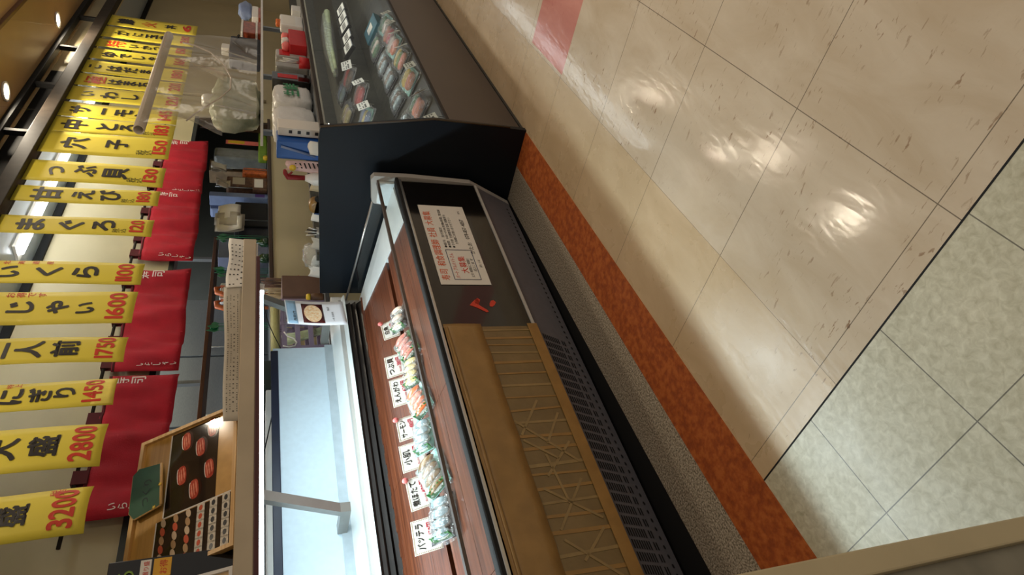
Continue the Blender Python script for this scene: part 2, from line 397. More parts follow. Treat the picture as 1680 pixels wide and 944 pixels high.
def struct(o): o['kind'] = 'structure'; return o
def lthing(name, label, cat, loc, group=None):     # thing whose parts are given in the case's own axes
    o = thing(name, label, cat, L(loc), group, TH); o['_l'] = 0; del o['_l']
    WORLD[o.name] = Vector(loc); return o

# ------------------------------------------------------------------ lettering
GL = {}
def glyph(ch, bold):
    k = (ch, bold)
    if k in GL: return GL[k]
    if bold:
        vs, fs, adv = glyph(ch, 0); V_ = []; F_ = []
        ring = [(0, 0)]+[(math.cos(a*math.pi/3+.3), math.sin(a*math.pi/3+.3)) for a in range(6)] if bold > .02 else [(0, 0), (1, .4), (-1, -.4)]
        for kz, (dx, dy) in enumerate(ring):
            o_ = len(V_); V_ += [v+Vector((dx*bold, dy*bold, .0010*(kz+1))) for v in vs]; F_ += [[i+o_ for i in f] for f in fs]
        GL[k] = (V_, F_, adv); return GL[k]
    c = bpy.data.curves.new('glyph', 'FONT'); c.body = ch; c.size = 1; c.resolution_u = 3
    c.align_x = 'LEFT'; c.fill_mode = 'BOTH'
    o = bpy.data.objects.new('glyph', c); COL.objects.link(o)
    dg = bpy.context.evaluated_depsgraph_get(); dg.update()
    me = bpy.data.meshes.new_from_object(o.evaluated_get(dg))
    vs = [v.co.copy() for v in me.vertices]; fs = [list(p.vertices) for p in me.polygons]
    bpy.data.objects.remove(o); bpy.data.curves.remove(c); bpy.data.meshes.remove(me)
    if vs:
        x0 = min(v.x for v in vs); x1 = max(v.x for v in vs)
    else: x0, x1 = 0, .3
    wide = ord(ch) > 0x2000
    if wide:                      # keep the em square of Japanese characters
        adv = 1.0
        cx = (x0+x1)/2; cy = (min(v.y for v in vs)+max(v.y for v in vs))/2 if vs else 0
        off = .5
        if ch in '、。・ッゃャ':
            vs = [Vector((v.x-cx+.5, v.y-cy+.36, 0)) for v in vs]
        else: vs = [Vector((v.x-cx+.5, v.y-cy+.38, 0)) for v in vs]
    else:
        adv = (x1-x0)+.09; vs = [Vector((v.x-x0+.045, v.y, 0)) for v in vs]
    GL[k] = (vs, fs, adv); return GL[k]
def put_text(mb, txt, org, right, up, size, bold=.0, width=None, center=False, sx=1.0):
    """horizontal line; org = left (or middle) of the baseline"""
    org = Vector(org); right = Vector(right).normalized(); up = Vector(up).normalized()
    tot = sum(glyph(c, bold)[2] if c != ' ' else .4 for c in txt)*size
    k = sx if width is None else width/tot
    x = -tot*k/2 if center else 0.0
    for c in txt:
        if c == ' ': x += .4*size*k; continue
        vs, fs, adv = glyph(c, bold)
        mb.add([org+right*(x+v.x*size*k)+up*(v.y*size)+right.cross(up)*(v.z*size) for v in vs], fs)
        x += adv*size*k
    return mb
def put_char(mb, ch, cen, right, up, size, bold=.03, sx=1.0):
    vs, fs, adv = glyph(ch, bold); cen = Vector(cen); right = Vector(right).normalized(); up = Vector(up).normalized()
    mb.add([cen+right*((v.x-adv/2)*size*sx)+up*((v.y-.38)*size)+right.cross(up)*(v.z*size) for v in vs], fs); return mb
XP, YP, ZP = Vector((1, 0, 0)), Vector((0, 1, 0)), Vector((0, 0, 1))

# ================================================================== THE SETTING
fl = MB()
def quad(mb, x0, x1, y0, y1, z, mi):
    mb.cur = mi; mb.add([(x0, y0, z), (x1, y0, z), (x1, y1, z), (x0, y1, z)], [(0, 1, 2, 3)])
XE, YN = .728, -3.0
quad(fl, XE, 2.626, YN, .866, 0, 0); quad(fl, 2.626, 3.06, YN, .85, 0, 2); quad(fl, 2.626, 3.06, .85, .866, 0, 0)
quad(fl, 3.06, 10.5, YN, .866, 0, 0)
quad(fl, XE, 10.5, .866, 1.235, 0, 1)  # band where the reflected soffit is painted into the tile
quad(fl, -2.5, XE, YN, 1.235, 0, 3)
quad(fl, -2.5, 10.5, 1.235, 4.6, -.002, 4)
M_kfloor = mat('kitchen_floor', rgb(96, 90, 80), .5, var=.1)
struct(fl.build('floor', [M_tile, M_soffit_refl, M_pink, M_white, M_kfloor]))
struct(MB().box((-2.5, 1.235, -.01), (2.845, 1.43, .003), .002).build('trim_1', M_brick))
struct(MB().box((-2.5, 1.43, -.01), (2.845, 1.632, .002)).build('trim_2', M_terr))
struct(MB().box((-2.5, 1.632, -.01), (2.845, 1.85, .001)).build('shadow_gap_strip', M_slot))  # black strip painting the shadow gap under the case front
g = MB(); g.box((XE-.0022, YN, -.01), (XE+.0022, 1.235, .0006))
struct(g.build('trim_3', M_slot))

cl = MB(); cl.box((-2.5, YN, CEIL), (10.5, 1.80, CEIL+.05)); struct(cl.build('ceiling', M_ceil))
sf = MB(); sf.box((-2.5, 1.76, CEIL-.012), (10.5, 2.36, CEIL+.04)); struct(sf.build('trim_4', M_soff))
bd = MB(); bd.box((-2.5, 1.735, CEIL-.026), (10.5, 1.762, CEIL), .004); struct(bd.build('trim_5', mat('soffit_moulding', rgb(96, 62, 30), .4)))
BX = py(100, 117, 2.34).x
# bulkhead behind the hanging rail: pale strip, then black and beige panels
b = MB(); b.box((-2.5, 2.335, CEIL-.028), (10.5, 2.36, CEIL)); struct(b.build('trim_6', mat('pale_strip', rgb(206, 190, 156), .5)))
b = MB(); b.box((-2.5, 2.34, 2.56), (BX, 2.37, CEIL-.028)); struct(b.build('trim_7', M_black))
b = MB(); b.box((BX, 2.34, 2.56), (10.5, 2.37, CEIL-.028)); struct(b.build('trim_8', M_wall))
kc = MB(); kc.box((-2.5, 2.37, 2.66), (10.5, 4.6, 2.70)); struct(kc.build('ceiling_kitchen', M_kceil))

HX0, HX1, HZ0, HZ1, YB = .3, 6.55, 1.165, 1.86, 3.05
w = MB()
w.box((-2.5, YB, 0), (10.5, YB+.10, HZ0)); w.box((-2.5, YB, HZ1), (10.5, YB+.10, 2.66))
w.box((HX1, YB, HZ0), (10.5, YB+.10, HZ1)); w.box((-2.5, YB, HZ0), (HX0, YB+.10, HZ1))
struct(w.build('wall_back', M_wall))
struct(MB().box((HX0, YB-.012, HZ0), (HX1+.1, YB+.14, HZ0+.028), .004).build('trim_9', M_sill))
struct(MB().box((-2.5, YB-.012, HZ1-.035), (HX1, YB+.11, HZ1), .003).build('trim_10', mat('dark_lintel', rgb(40, 46, 44), .4)))
struct(MB().box((-2.5, YB-.02, 2.61), (10.5, YB, 2.66)).build('trim_11', M_black))
struct(MB().box((-2.5, 4.5, 0), (10.5, 4.6, 2.7)).build('wall_kitchen', M_kwall))
struct(MB().box((10.4, 1.2, 0), (10.5, 4.5, 2.8)).build('wall_right', M_wall))
struct(MB().box((HX1-.02, YB, HZ0), (HX1+.02, YB+.1, HZ1)).build('trim_12', M_sill))

# ================================================================== REFRIGERATED CASE (own axes: x along, y in, pivot at far front corner)
XN = -2.85                       # near end, outside the frame
fc = lthing('refrigerated_case', 'long open refrigerated sushi case with black taped front and lit canopy', 'display case', (0, 0, 0))
XPAN = lyy(500, 571, .956).x
def fp(name, mb, m, parent=None): return mb.build(name, m, parent or fc, )
WORLD['refrigerated_case'] = Vector((0, 0, 0))
fp('front_panel', MB().box((XN, 0, .25), (-.06, .03, .632)), M_gloss)
fp('lower_trim', MB().box((XN, -.006, .243), (-.06, .02, .256), .002), M_grey)
fp('silver_trim', MB().box((XN, -.009, .628), (-.055, .02, .641), .003), M_silver)
fp('bumper_rail', MB().prism_x([(-.004, .640), (-.012, .643), (-.012, .653), (-.006, .657), (.03, .657), (.03, .640)], XN, -.05), M_slot)
# slanted plastic base with ventilation slots
y0, z0, y1, z1 = .012, .243, .108, .032
sl = Vector((0, y1-y0, z1-z0)); sln = Vector((0, sl.z, -sl.y)).normalized()
fp('kick_panel', MB().prism_x([(y0, z0), (y1, z1), (y1+.06, z1), (y0+.06, z0)], XN, -.04), M_dplas)
fp('toe_recess', MB().box((XN, .15, 0), (-.03, .6, .06)), M_slot)
sg = MB()
def slot(x, t, w_, h_, n=4):
    p = Vector((x, y0, z0))+sl*t-sln*-.0012
    ux = Vector((1, 0, 0)); us = sl.normalized()
    if n == 4: vs = [p-ux*w_-us*h_, p+ux*w_-us*h_, p+ux*w_+us*h_, p-ux*w_+us*h_]
    else: vs = [p+ux*w_*math.cos(2*math.pi*k/n)+us*h_*math.sin(2*math.pi*k/n) for k in range(n)]
    sg.add(vs, [list(range(len(vs)))])
xs = -1.10
while xs > XN:
    for k in range(8): slot(xs, .17+.052*k, .0145, .0034)
    for k in range(2): slot(xs, .635+.055*k, .0130, .0036)
    xs -= .040
xs = -.12
while xs > XN:
    slot(xs, .845, .0075, .0058, 8); xs -= .031
fp('vent_slots', sg, M_slot)
# glass front and its rail
fp('glass_edge_glint', MB().box((XN, .034, .728), (-.05, .038, .740)), M_liner)  # white strip painting the bright reflection along the glass edge
fp('front_glass', MB().prism_x([(.004, .655), (.022, .735), (.027, .735), (.009, .655)], XN, -.04), M_glass)
fp('glass_rail', MB().prism_x([(.014, .731), (.016, .741), (.036, .741), (.034, .731)], XN, -.03), mat('bronze_rail', rgb(96, 82, 72), .3, metal=.5))
# wooden deck of planks, rising to the back
def dz(y): return .650+.131*(y-.04)
dk = MB()
fp('end_slope', MB().prism_o([(-.06, .04, dz(.04)+.012), (-.06, .78, dz(.75)+.004), (-.20, .75, dz(.75)+.004), (-.34, .04, dz(.04)+.004)], (0, 0, -.02)), M_liner)
seams = [-.19, -.62, -1.30, -1.98, XN]
for a_, b_ in zip(seams[:-1], seams[1:]):
    for ya, yb in ((.04, .125), (.127, .205), (.207, .30), (.335, .465), (.467, .60), (.602, .75)):
        dk.prism_x([(ya, dz(ya)), (yb, dz(yb)), (yb, dz(yb)-.016), (ya, dz(ya)-.016)], b_+.001, a_-.001)
fp('plank_deck', dk, M_wood)
fp('deck_pan', MB().prism_x([(.03, .615), (.76, .71), (.76, .68), (.03, .60)], XN, -.05), M_slot)
# rear wall of the well: louvres, notched teeth, bright ledge, pale panel
lv = MB()
for k in range(3):
    z = .748+.028*k; y = .756+.006*k
    lv.prism_x([(y, z), (y+.022, z+.022), (y+.030, z+.022), (y+.012, z)], XN, -.10)
lv.box((XN, .782, .73), (-.10, .79, .834))
fp('air_louvre', lv, M_slat)
prof_ = [(-.10, .742)]; xs = -.15
while xs > XN:
    prof_ += [(xs, .742), (xs, .757), (xs-.055, .757), (xs-.055, .742)]; xs -= .105
prof_ += [(XN, .742), (XN, .732), (-.10, .732)]
fp('deck_catch', MB().prism_o([(x_, y_, dz(.745)-.003) for x_, y_ in prof_], (0, 0, .012)), M_wood)
fp('rear_ledge', MB().prism_x([(.768, .830), (.772, .836), (.952, .896), (.975, .896), (.975, .82)], XN, -.04), M_liner)
fp('ledge_back', MB().box((XN, .950, .890), (XPAN+.012, .962, .936)), mat('grey_upstand', rgb(170, 184, 192), .4))
fp('rear_panel', MB().box((XN, .956, .934), (XPAN, .972, 1.197)), M_panelw)
fp('dark_gap_strip', MB().box((XN, .950, 1.172), (XPAN-.02, .978, 1.208), .003), mat('gap_darkness', rgb(20, 30, 52), .4))  # dark strip standing for the dark gap above the panel
# far end: moulded grey profile, low side glass
ep = MB().prism_x([(-.004, .27), (-.014, .60), (-.008, .755), (.012, .768), (.135, .752), (.150, .738), (.160, .66), (.215, .646), (.83, .715), (.86, .82), (.90, .82), (.90, 0), (.16, 0), (.108, .03), (.012, .235)], -.045, -.012)
fp('end_moulding', ep, M_grey)
fp('end_liner', MB().prism_x([(.02, .60), (.02, .73), (.135, .73), (.16, .64), (.83, .71), (.83, .66)], -.062, -.045), M_liner)
fp('side_glass', MB().prism_x([(.15, .655), (.15, .745), (.81, .812), (.83, .715), (.215, .648)], -.032, -.026), M_glass)
fp('side_rail', MB().tube([(-.03, .148, .745), (-.03, .50, .782), (-.03, .82, .815)], .006, 8), M_silver)
fp('end_gasket', MB().tube([(-.055, .165, .655), (-.055, .215, .650), (-.055, .83, .718), (-.055, .84, .80)], .006, 8), M_silver)
fp('end_bracket', MB().box((-.14, .80, .835), (-.02, .90, .90), .006), M_whitep)
# cabinet back and underside so that the body is closed
fp('rear_body', MB().box((XN, .80, .03), (-.05, .955, .86)), M_grey)
fp('underbody', MB().box((XN, .13, .05), (-.05, .80, .60)), M_grey)
# canopy with its lamp and two brackets
YC = .30
cp = MB(); cp.box((XN, YC, 1.279), (-.17, 1.0, 1.334), .003)
TEND = lyy(425, 477, YC+.035).x
can = fp('canopy', cp, M_canopy)
fp('canopy_edge', MB().box((XN, YC-.004, 1.263), (-.30, YC+.02, 1.279), .002), M_mahog, can)
fp('canopy_underside', MB().box((XN, YC+.02, 1.272), (-.18, .99, 1.2795)), M_whitep, can)
tube = fp('fluorescent_tube', MB().tube([(XN, YC+.035, 1.258), (TEND, YC+.035, 1.258)], .0085, 10), M_tube, can)
fp('tube_holder', MB().box((TEND-.012, YC+.02, 1.245), (TEND+.015, YC+.05, 1.275), .003), M_whitep, can)
lt = area('canopy_light', (0, 0, 0), (0, 0, 0), 2.2, .05, 25, (.80, .95, 1.0))
lt.parent = fc; lt.location = (-1.75, YC+.06, 1.243); lt.rotation_euler = (math.radians(8), 0, 0)
YBR = .60
for xb in (-1.315, -.215):
    br = MB()
    w2 = .021 if xb < -1 else .02
    br.prism_o([(xb-w2, YBR+.004, 1.274), (xb-w2, .775, .955), (xb-w2, .775, .915), (xb-w2, .954, .915), (xb-w2, .954, .955), (xb-w2, .808, .955), (xb-w2, YBR+.036, 1.274)], (2*w2, 0, 0))
    fp('canopy_bracket', br, mat('bracket_steel', rgb(150, 148, 142), .35, metal=.7, var=.05) if 'bracket_steel' not in MATS else MATS['bracket_steel'])

# kraft paper and tape covering the near part of the front
XK = -1.062
kr = fp('taped_cover', MB().box((XN, -.0035, .262), (XK-.01, -.0005, .606)), M_kraft2)
kb = MB().slab(lambda u, v: (XN+(XK-XN)*u, -.0105-.0018*math.sin(u*37+v*4)-.0012*math.sin(u*91), .474+v*.150+(.0007*math.sin(u*60) if v < .01 else 0)), 90, 4, (0, .002, 0))
fp('kraft_band', kb, M_kraft, kr)
fp('kraft_roll', MB().tube([(XN, -.014, .606), (-1.6, -.013, .610), (XK-.02, -.012, .614)], .006, 8), M_kraft, kr)
fp('kraft_edge', MB().box((XN, -.0085, .238), (XK, -.0065, .280)), M_tape, kr)
rnd = random.Random(3)
xs = XK-.035; k = 0
while xs > -2.3:
    ww = rnd.uniform(.006, .013); tl = rnd.uniform(-.006, .006)
    pts = [(xs, -.0048-.0001*(k % 3), .276), (xs+ww, -.0048-.0001*(k % 3), .276), (xs+ww+tl, -.0048-.0001*(k % 3), .478), (xs+tl, -.0048-.0001*(k % 3), .478)]
    fp('tape_strip', MB().prism_o(pts, (0, .0010, 0)), M_tape if k % 3 else M_tapec, kr)
    xs -= rnd.uniform(.034, .062); k += 1
for (xa, za, xb, zb) in ((-1.52, .47, -1.70, .29), (-1.44, .36, -1.58, .46), (-1.60, .46, -1.68, .36), (-1.62, .30, -1.74, .42), (-1.78, .45, -1.90, .29),
                         (-1.76, .31, -1.92, .44), (-1.95, .44, -2.08, .30), (-1.93, .30, -2.02, .40), (-1.66, .40, -1.84, .38), (-1.50, .30, -1.62, .38)):
    d = Vector((xb-xa, 0, zb-za)).normalized(); nn = Vector((-d.z, 0, d.x))*.0042
    a_ = Vector((xa, -.0056, za)); b_ = Vector((xb, -.0056, zb))
    fp('tape_strip', MB().prism_o([a_-nn, b_-nn, b_+nn, a_+nn], (0, .0009, 0)), M_tapec, kr)
# red shop mark on the black panel
rm = MB()
o_ = lyy(790, 503, 0); s_ = .0016
def mk(pts): rm.prism_o([(o_.x+u*s_, -.0015, o_.z+v*s_) for u, v in pts], (0, .0012, 0))
# two brush marks: a forked bird-like stroke and a comma
mk([(4, 30), (14, 22), (24, 12), (30, 4), (24, -2), (14, 2), (5, 6), (-2, 0), (-14, -12), (-20, -14), (-22, -8), (-14, 2), (-6, 12), (0, 22)])
mk([(30, 4), (24, 12), (10, 14), (5, 6), (14, 2)])
mk([(0, -22), (10, -24), (20, -30), (22, -38), (14, -42), (4, -36), (-2, -28)])
fp('shop_mark', rm, mat('red_vinyl_mark', rgb(206, 62, 40), .45))

# recruitment notice
nt_ = lthing('paper_notice', 'white paper recruiting notice with orange headline on the black case front', 'notice', (-.545, -.004, .364))
NX0, NX1, NZ0, NZ1 = -.826, -.262, .364, .581
WORLD[nt_.name] = Vector((-.545, -.004, .364))
MB().box((NX0, -.003, NZ0), (NX1, -.0012, NZ1)).build('sheet', M_paper, nt_)
def nu(u, v): return Vector((NX0+(NX1-NX0)*u, -.0036, NZ1-(NZ1-NZ0)*v))
put_text(MB(), '寿司 和食調理師 社員 大募集', nu(.045, .205), XP, ZP, .040, .012, width=.49).build('headline', M_oran, nt_)
bx = MB()
(u0, v0), (u1, v1) = (.055, .30), (.405, .83)
for a_, b_ in (((u0, v0), (u1, v0)), ((u1, v0), (u1, v1)), ((u1, v1), (u0, v1)), ((u0, v1), (u0, v0))):
    bx.tube([nu(*a_), nu(*b_)], .0014, 4)
bx.build('box_outline', mat('blue_ink', rgb(40, 44, 90), .5), nt_)
t = MB(); put_text(t, 'パート.アルバイトさん', nu(.07, .42), XP, ZP, .021, .008, width=.165)
put_text(t, '大募集', nu(.125, .625), XP, ZP, .035, .012, width=.115); t.build('box_text', M_red, nt_)
t = MB(); put_text(t, '土日 時間はご相談に', nu(.08, .715), XP, ZP, .0145, .004, width=.13); put_text(t, '応じます', nu(.15, .80), XP, ZP, .0145, .004, width=.09)
for i, s in enumerate(('●給与  当社規定', '●時間  9:00〜17:00(実働6時間) 要相談', '●その他 交通費規定支給 制服貸与', '    お気軽にお問い合わせ下さい')):
    put_text(t, s.strip(), nu(.43+(.05 if i == 3 else 0), .36+.085*i), XP, ZP, .0145, .006, width=(.15, .29, .25, .20)[i])
put_text(t, 'かたお', nu(.36, .90), XP, ZP, .024, .01, width=.085)
put_text(t, '078-857-4057', nu(.55, .90), XP, ZP, .026, .02, width=.15)
put_text(t, '担当', nu(.89, .88), XP, ZP, .012, .004); put_text(t, '詳しくは', nu(.20, .945), XP, ZP, .013, .004)
t.build('small_print', M_ink, nt_)

# ------------------------------------------------------------------ price cards and wrapped sushi in the case
DN = Vector((0, -.131, 1)).normalized(); DP = Vector((0, .04, .650))
cards = [  # text, price, photo corners (top right), (top left), red clip, label
    ('白魚', '380円', (625, 531), (632, 558), 1, 'white price card reading 白魚 with red clip, farthest in the sushi case'),
    ('つぶ貝', '380円', (631, 586), (637, 620), 0, 'white price card reading つぶ貝, second from the far end of the sushi case'),
    ('えんがわ', '430円', (639, 624), (647, 668), 0, 'white price card reading えんがわ, in the middle of the sushi case'),
    ('サーモン', '480円', (650, 688), (657, 724), 1, 'white price card reading サーモン with red clip on its corner'),
    ('小肌', '380円', (655, 731), (663, 775), 0, 'white price card reading 小肌 standing between two other cards'),
    ('煮ほたて', '480円', (666, 786), (677, 838), 1, 'white price card reading 煮ほたて with a red sticker'),
    ('バッテラ', '430円', (676, 856), (684, 912), 0, 'white price card reading バッテラ 430円, nearest in the sushi case')]
for i, (txt, pr, tr, tl, clip, lab) in enumerate(cards):
    yb = .345
    A = lyy(tl[0], tl[1], yb+.028); B = lyy(tr[0], tr[1], yb+.028)
    ztop = (A.z+B.z)/2; zb = dz(yb)+.001
    cx = (A.x+B.x)/2; wd_ = abs(B.x-A.x); roll = math.atan2(B.z-A.z, B.x-A.x)
    roll = max(-.12, min(.12, roll))
    h = max(.055, (ztop-zb))*1.12
    t = lthing('price_card', lab, 'price card', (cx, yb, zb), 'price cards in the sushi case')
    tiltm = Matrix.Rotation(-.42, 3, 'X') @ Matrix.Rotation(-roll, 3, 'Y')
    lift = abs(math.sin(roll))*wd_/2
    def T(p): return Vector((cx, yb, zb+lift)) + tiltm @ Vector(p)
    W_ = wd_/2
    MB().box((-W_, 0, 0), (W_, .0016, h), .0004).xf(T).build('card', M_paper, t)
    bo = MB(); n = 26
    for k in range(n):
        xx = -W_+.003+(2*W_-.006)*k/(n-1)
        for zz in (.004, h-.004): bo.box((xx-.0013, -.0006, zz-.0017), (xx+.0013, 0, zz+.0017))
    for k in range(1, 15):
        zz = .004+(h-.008)*k/15
        for xx in (-W_+.004, W_-.004): bo.box((xx-.0017, -.0006, zz-.0013), (xx+.0017, 0, zz+.0013))
    bo.xf(T).build('border', M_gold, t)
    a_ = MB(); put_text(a_, txt, (0, -.0008, h*.60), XP, ZP, h*.33, .022, width=min(2*W_*.80, len(txt)*h*.36), center=True); a_.xf(T).build('name_lettering', M_ink, t)
    a_ = MB(); put_text(a_, '税込価格', (-W_*.72, -.0008, h*.27), XP, ZP, h*.10, .01, width=W_*.55)
    put_text(a_, pr, (W_*.30, -.0008, h*.24), XP, ZP, h*.27, .03, width=W_*.85, center=True); a_.xf(T).build('price_lettering', mat('crimson_print', rgb(190, 44, 66), .5) if i == 0 else MATS['crimson_print'], t)
    if clip:
        MB().lathe((W_-.004, -.004, h-.002), [(.011, 0), (.012, .002), (.011, .004)], 14, Matrix.Rotation(math.pi/2, 3, 'X')).xf(T).build('red_clip', M_pinkc, t)

def crumple(c, rx, ry, h, T, n=13, amp=.006, seed=0):
    r = random.Random(seed)
    mb = MB()
    jt = {}
    def fn(u, v):
        key = (round(u*n), round(v*n))
        if key not in jt: jt[key] = (r.uniform(-amp, amp), r.uniform(-amp, amp), r.uniform(-amp, amp))
        a, b_ = u*2-1, v*2-1
        e = max(abs(a), abs(b_)); k = 1-max(0, e-.45)/.55
        j = jt[key]
        return T(Vector((rx*a+j[0], ry*b_+j[1], .004+h*math.sqrt(max(0, k))+max(-.002, j[2]*.8))))
    mb.grid(fn, n, n, False); return mb
packs = [  # photo centre, length, turn, topping, tray, leaf, label
    (657, 520, .105, 1.20, M_whfish, M_trayb, 'film-wrapped pale sushi propped on end, farthest pack in the case'),
    (671, 566, .12, .85, M_pinkfish, M_leaf, 'film-wrapped sushi with green leaf and pinkish topping beside the 白魚 card'),
    (680, 607, .11, .75, M_cream2, M_trayb, 'film-wrapped pack of cream coloured shellfish by the つぶ貝 card'),
    (692, 655, .12, .65, M_salm, M_trayt, 'film-wrapped white and orange sushi pack by the えんがわ card'),
    (699, 712, .115, .55, M_silvf, M_trayt, 'film-wrapped silvery sushi on a teal tray by the サーモン card'),
    (716, 775, .135, .50, M_scal, M_trayt, 'film-wrapped brown scallop sushi on a pale tray by the 煮ほたて card'),
    (731, 847, .13, .40, M_silvf, M_trayb, 'crumpled film-wrapped pressed mackerel nearest the バッテラ card')]
def sushi_pack(lab, cx, cy, ln, turn, top, tray, pitch, seed, group, frame_l=True, zfn=dz, slope=.131):
    zb = zfn(cy)+.0015
    t = (lthing if frame_l else thing)('sushi_pack', lab, 'sushi pack', (cx, cy, zb), group)
    R = Matrix.Rotation(math.atan(slope)+pitch, 3, 'X') @ Matrix.Rotation(turn, 3, 'Z')
    W_ = ln/2; D_ = ln*.38
    lift = abs(math.sin(pitch))*D_*.95
    def T(p): return Vector((cx, cy, zb+lift)) + R @ Vector(p)
    MB().slab(lambda u, v: T(((u*2-1)*W_, (v*2-1)*D_, .002+.012*max(0, (max(abs(u*2-1), abs(v*2-1))-.8)/.2))), 10, 10, R @ Vector((0, 0, -.0015))).build('tray', tray, t)
    n = 3 if ln < .12 else 4
    for k in range(n):
        xx = -W_*.70+(W_*1.40)*k/(n-1)
        MB().blob((0, 0, 0), (W_*.19, D_*.62, .013)).xf(lambda p, xx=xx: T(p+Vector((xx, 0, .016)))).build('rice', M_rice, t)
        MB().blob((0, 0, 0), (W_*.21, D_*.76, .0055), e=.9).xf(lambda p, xx=xx: T(Vector((xx+p.x, p.y, .031+p.z-4.2*p.y*p.y)))).build('topping', top, t)
    MB().slab(lambda u, v: T((-W_*.92+.012*u, (v*2-1)*D_*.8, .006+.030*u+.003*math.sin(v*40))), 3, 24, R @ Vector((-.001, 0, 0))).build('leaf_garnish', M_leaf, t)
    crumple(None, W_*1.06, D_*1.12, .034, T, seed=seed).build('film', M_wrap, t)
    return t
for i, (xx, yy, ln, turn, top, tray, lab) in enumerate(packs):
    p = lpl(xx, yy, DP+DN*.03, DN)
    sushi_pack(lab, p.x, p.y+.022, ln*1.12, .25 if i % 2 else -.2, top, tray, .42, i, 'wrapped sushi in the open case')

# ------------------------------------------------------------------ poster hanging from the far canopy bracket
yq = .585
c4 = [lyy(472, 531, yq), lyy(466, 492, yq), lyy(566, 491, yq), lyy(571, 531, yq)]   # TL, TR, BR, BL
pc = sum(c4, Vector())/4
t = lthing('menu_poster', 'white poster with a bowl photo hung under the far canopy bracket', 'poster', (pc.x, yq, c4[2].z))
UX = (c4[1]-c4[0]); DX = (c4[3]-c4[0])
def PP(u, v, d=0): return c4[0]+UX*u+DX*v+Vector((0, .012*math.sin(v*2.6)-d, 0))
MB().slab(lambda u, v: PP(u, v), 6, 12, (0, .0008, 0)).build('sheet', mat('cool_white_print', rgb(226, 230, 236), .3, var=.02), t)
MB().slab(lambda u, v: PP(.02+.96*u, .02+.16*v, .0006), 6, 3, (0, .0004, 0)).build('blue_header', mat('pale_blue_print', rgb(150, 186, 214), .4), t)
MB().slab(lambda u, v: PP(.08+.80*u, .27+.36*v, .0008), 6, 6, (0, .0004, 0)).build('photo_print', mat('dark_red_print', rgb(70, 18, 18), .3, var=.3, scale=60), t)
bw = MB()
vs = [PP(.48+.36*math.cos(a*math.pi/12), .45+.15*math.sin(a*math.pi/12), .0012) for a in range(24)]
bw.add(vs, [list(range(24))]); bw.build('bowl_print', mat('rice_bowl_print', rgb(226, 176, 120), .4, var=.5, scale=90, c2=rgb(240, 226, 196)), t)
tx = MB(); put_text(tx, '海鮮丼', PP(.12, .15, .0016), UX, -DX, .024, .01); put_text(tx, 'ねぎ', PP(.60, .74, .0016), UX, -DX, .014, .004); put_text(tx, '一杯 五百円', PP(.15, .80, .0016), UX, -DX, .012, .003)
tx.build('lettering', M_ink, t)
MB().prism_o([PP(.1, -.02), PP(.9, -.02), PP(.9, .04)-Vector((0, .002, 0)), PP(.1, .04)-Vector((0, .002, 0))], (0, .10, 0)).build('tape_tab', M_glass, t)

# ------------------------------------------------------------------ menu board leaning on the canopy
A = lyy(397, 663, .66); B = lxx(240, 730, A.x); Cn = lyy(386, 897, .66)
mx0, mx1 = Cn.x, A.x
upv = Vector((0, B.y-A.y, B.z-A.z)); mh = upv.length; upv.normalize(); mn = Vector((0, -upv.z, upv.y))
mb_ = Vector((mx0, .66, 1.340)); mw = mx1-mx0
t = lthing('menu_board', 'pale wood framed board with two sushi photos leaning on the canopy', 'menu board', ((mx0+mx1)/2, .66, 1.340))
def BP(u, v, d=0): return mb_ + Vector((u, 0, 0)) + upv*v + mn*d
def slabb(u0, v0, u1, v1, d0, d1):
    return MB().prism_o([BP(u0, v0, d0), BP(u1, v0, d0), BP(u1, v1, d0), BP(u0, v1, d0)], mn*(d1-d0))
slabb(0, 0, mw, mh, .000, -.008).build('backing', M_board, t)
fw = .016
fr = MB()
for a_ in ((0, 0, mw, fw), (0, mh-fw, mw, mh), (0, fw, fw, mh-fw), (mw-fw, fw, mw, mh-fw)):
    q = slabb(*a_, .014, -.010); fr.add(q.v, q.f)
fr.build('frame', M_frame, t)
d_ = lambda x, y: lpl(x, y, mb_, mn)
def uv(x, y):
    p = d_(x, y)-mb_; return p.x, p.dot(upv)
# right photo sheet: red tuna sushi on dark ground
ur1, vr1 = uv(372, 677); ur0, vr0 = uv(384, 806)
vt = uv(285, 712)[1]
vbot = fw+.004
us = (uv(360, 812)[0])
ur = mw-fw-.004
ph = slabb(us, fw+.075, ur, vt, .0012, .0002).build('photo_sheet', M_photo, t)
slabb(us, fw+.002, ur, fw+.073, .0012, .0002).build('caption_strip', mat('tan_print', rgb(206, 164, 104), .15, var=.1, coat=1), t)
slabb(us-.006, fw, us-.001, vt, .0014, .0002).build('sheet_edge', M_paper, t)
slabb(us, vt+.001, ur, vt+.006, .0014, .0002).build('sheet_edge', M_paper, t)
rw = ur-us; rh = vt-fw-.075
M_tp = mat('tuna_print', rgb(160, 54, 44), .12, var=.25, scale=60, coat=1, c2=rgb(196, 92, 72))
M_tp2 = mat('tuna_highlight_print', rgb(222, 140, 116), .12, var=.2, scale=60, coat=1)
M_tp3 = mat('plate_print', rgb(58, 30, 24), .12, var=.2, coat=1)
def flat(q, cu, cv, ru, rv, d, an=0, n=18, e=1.0):
    pts = []
    for j in range(n):
        c_, s_2 = math.cos(2*math.pi*j/n), math.sin(2*math.pi*j/n)
        x_, y_ = ru*math.copysign(abs(c_)**e, c_), rv*math.copysign(abs(s_2)**e, s_2)
        pts.append(BP(cu+x_*math.cos(an)-y_*math.sin(an), cv+x_*math.sin(an)+y_*math.cos(an), d))
    q.add(pts, [list(range(n))])
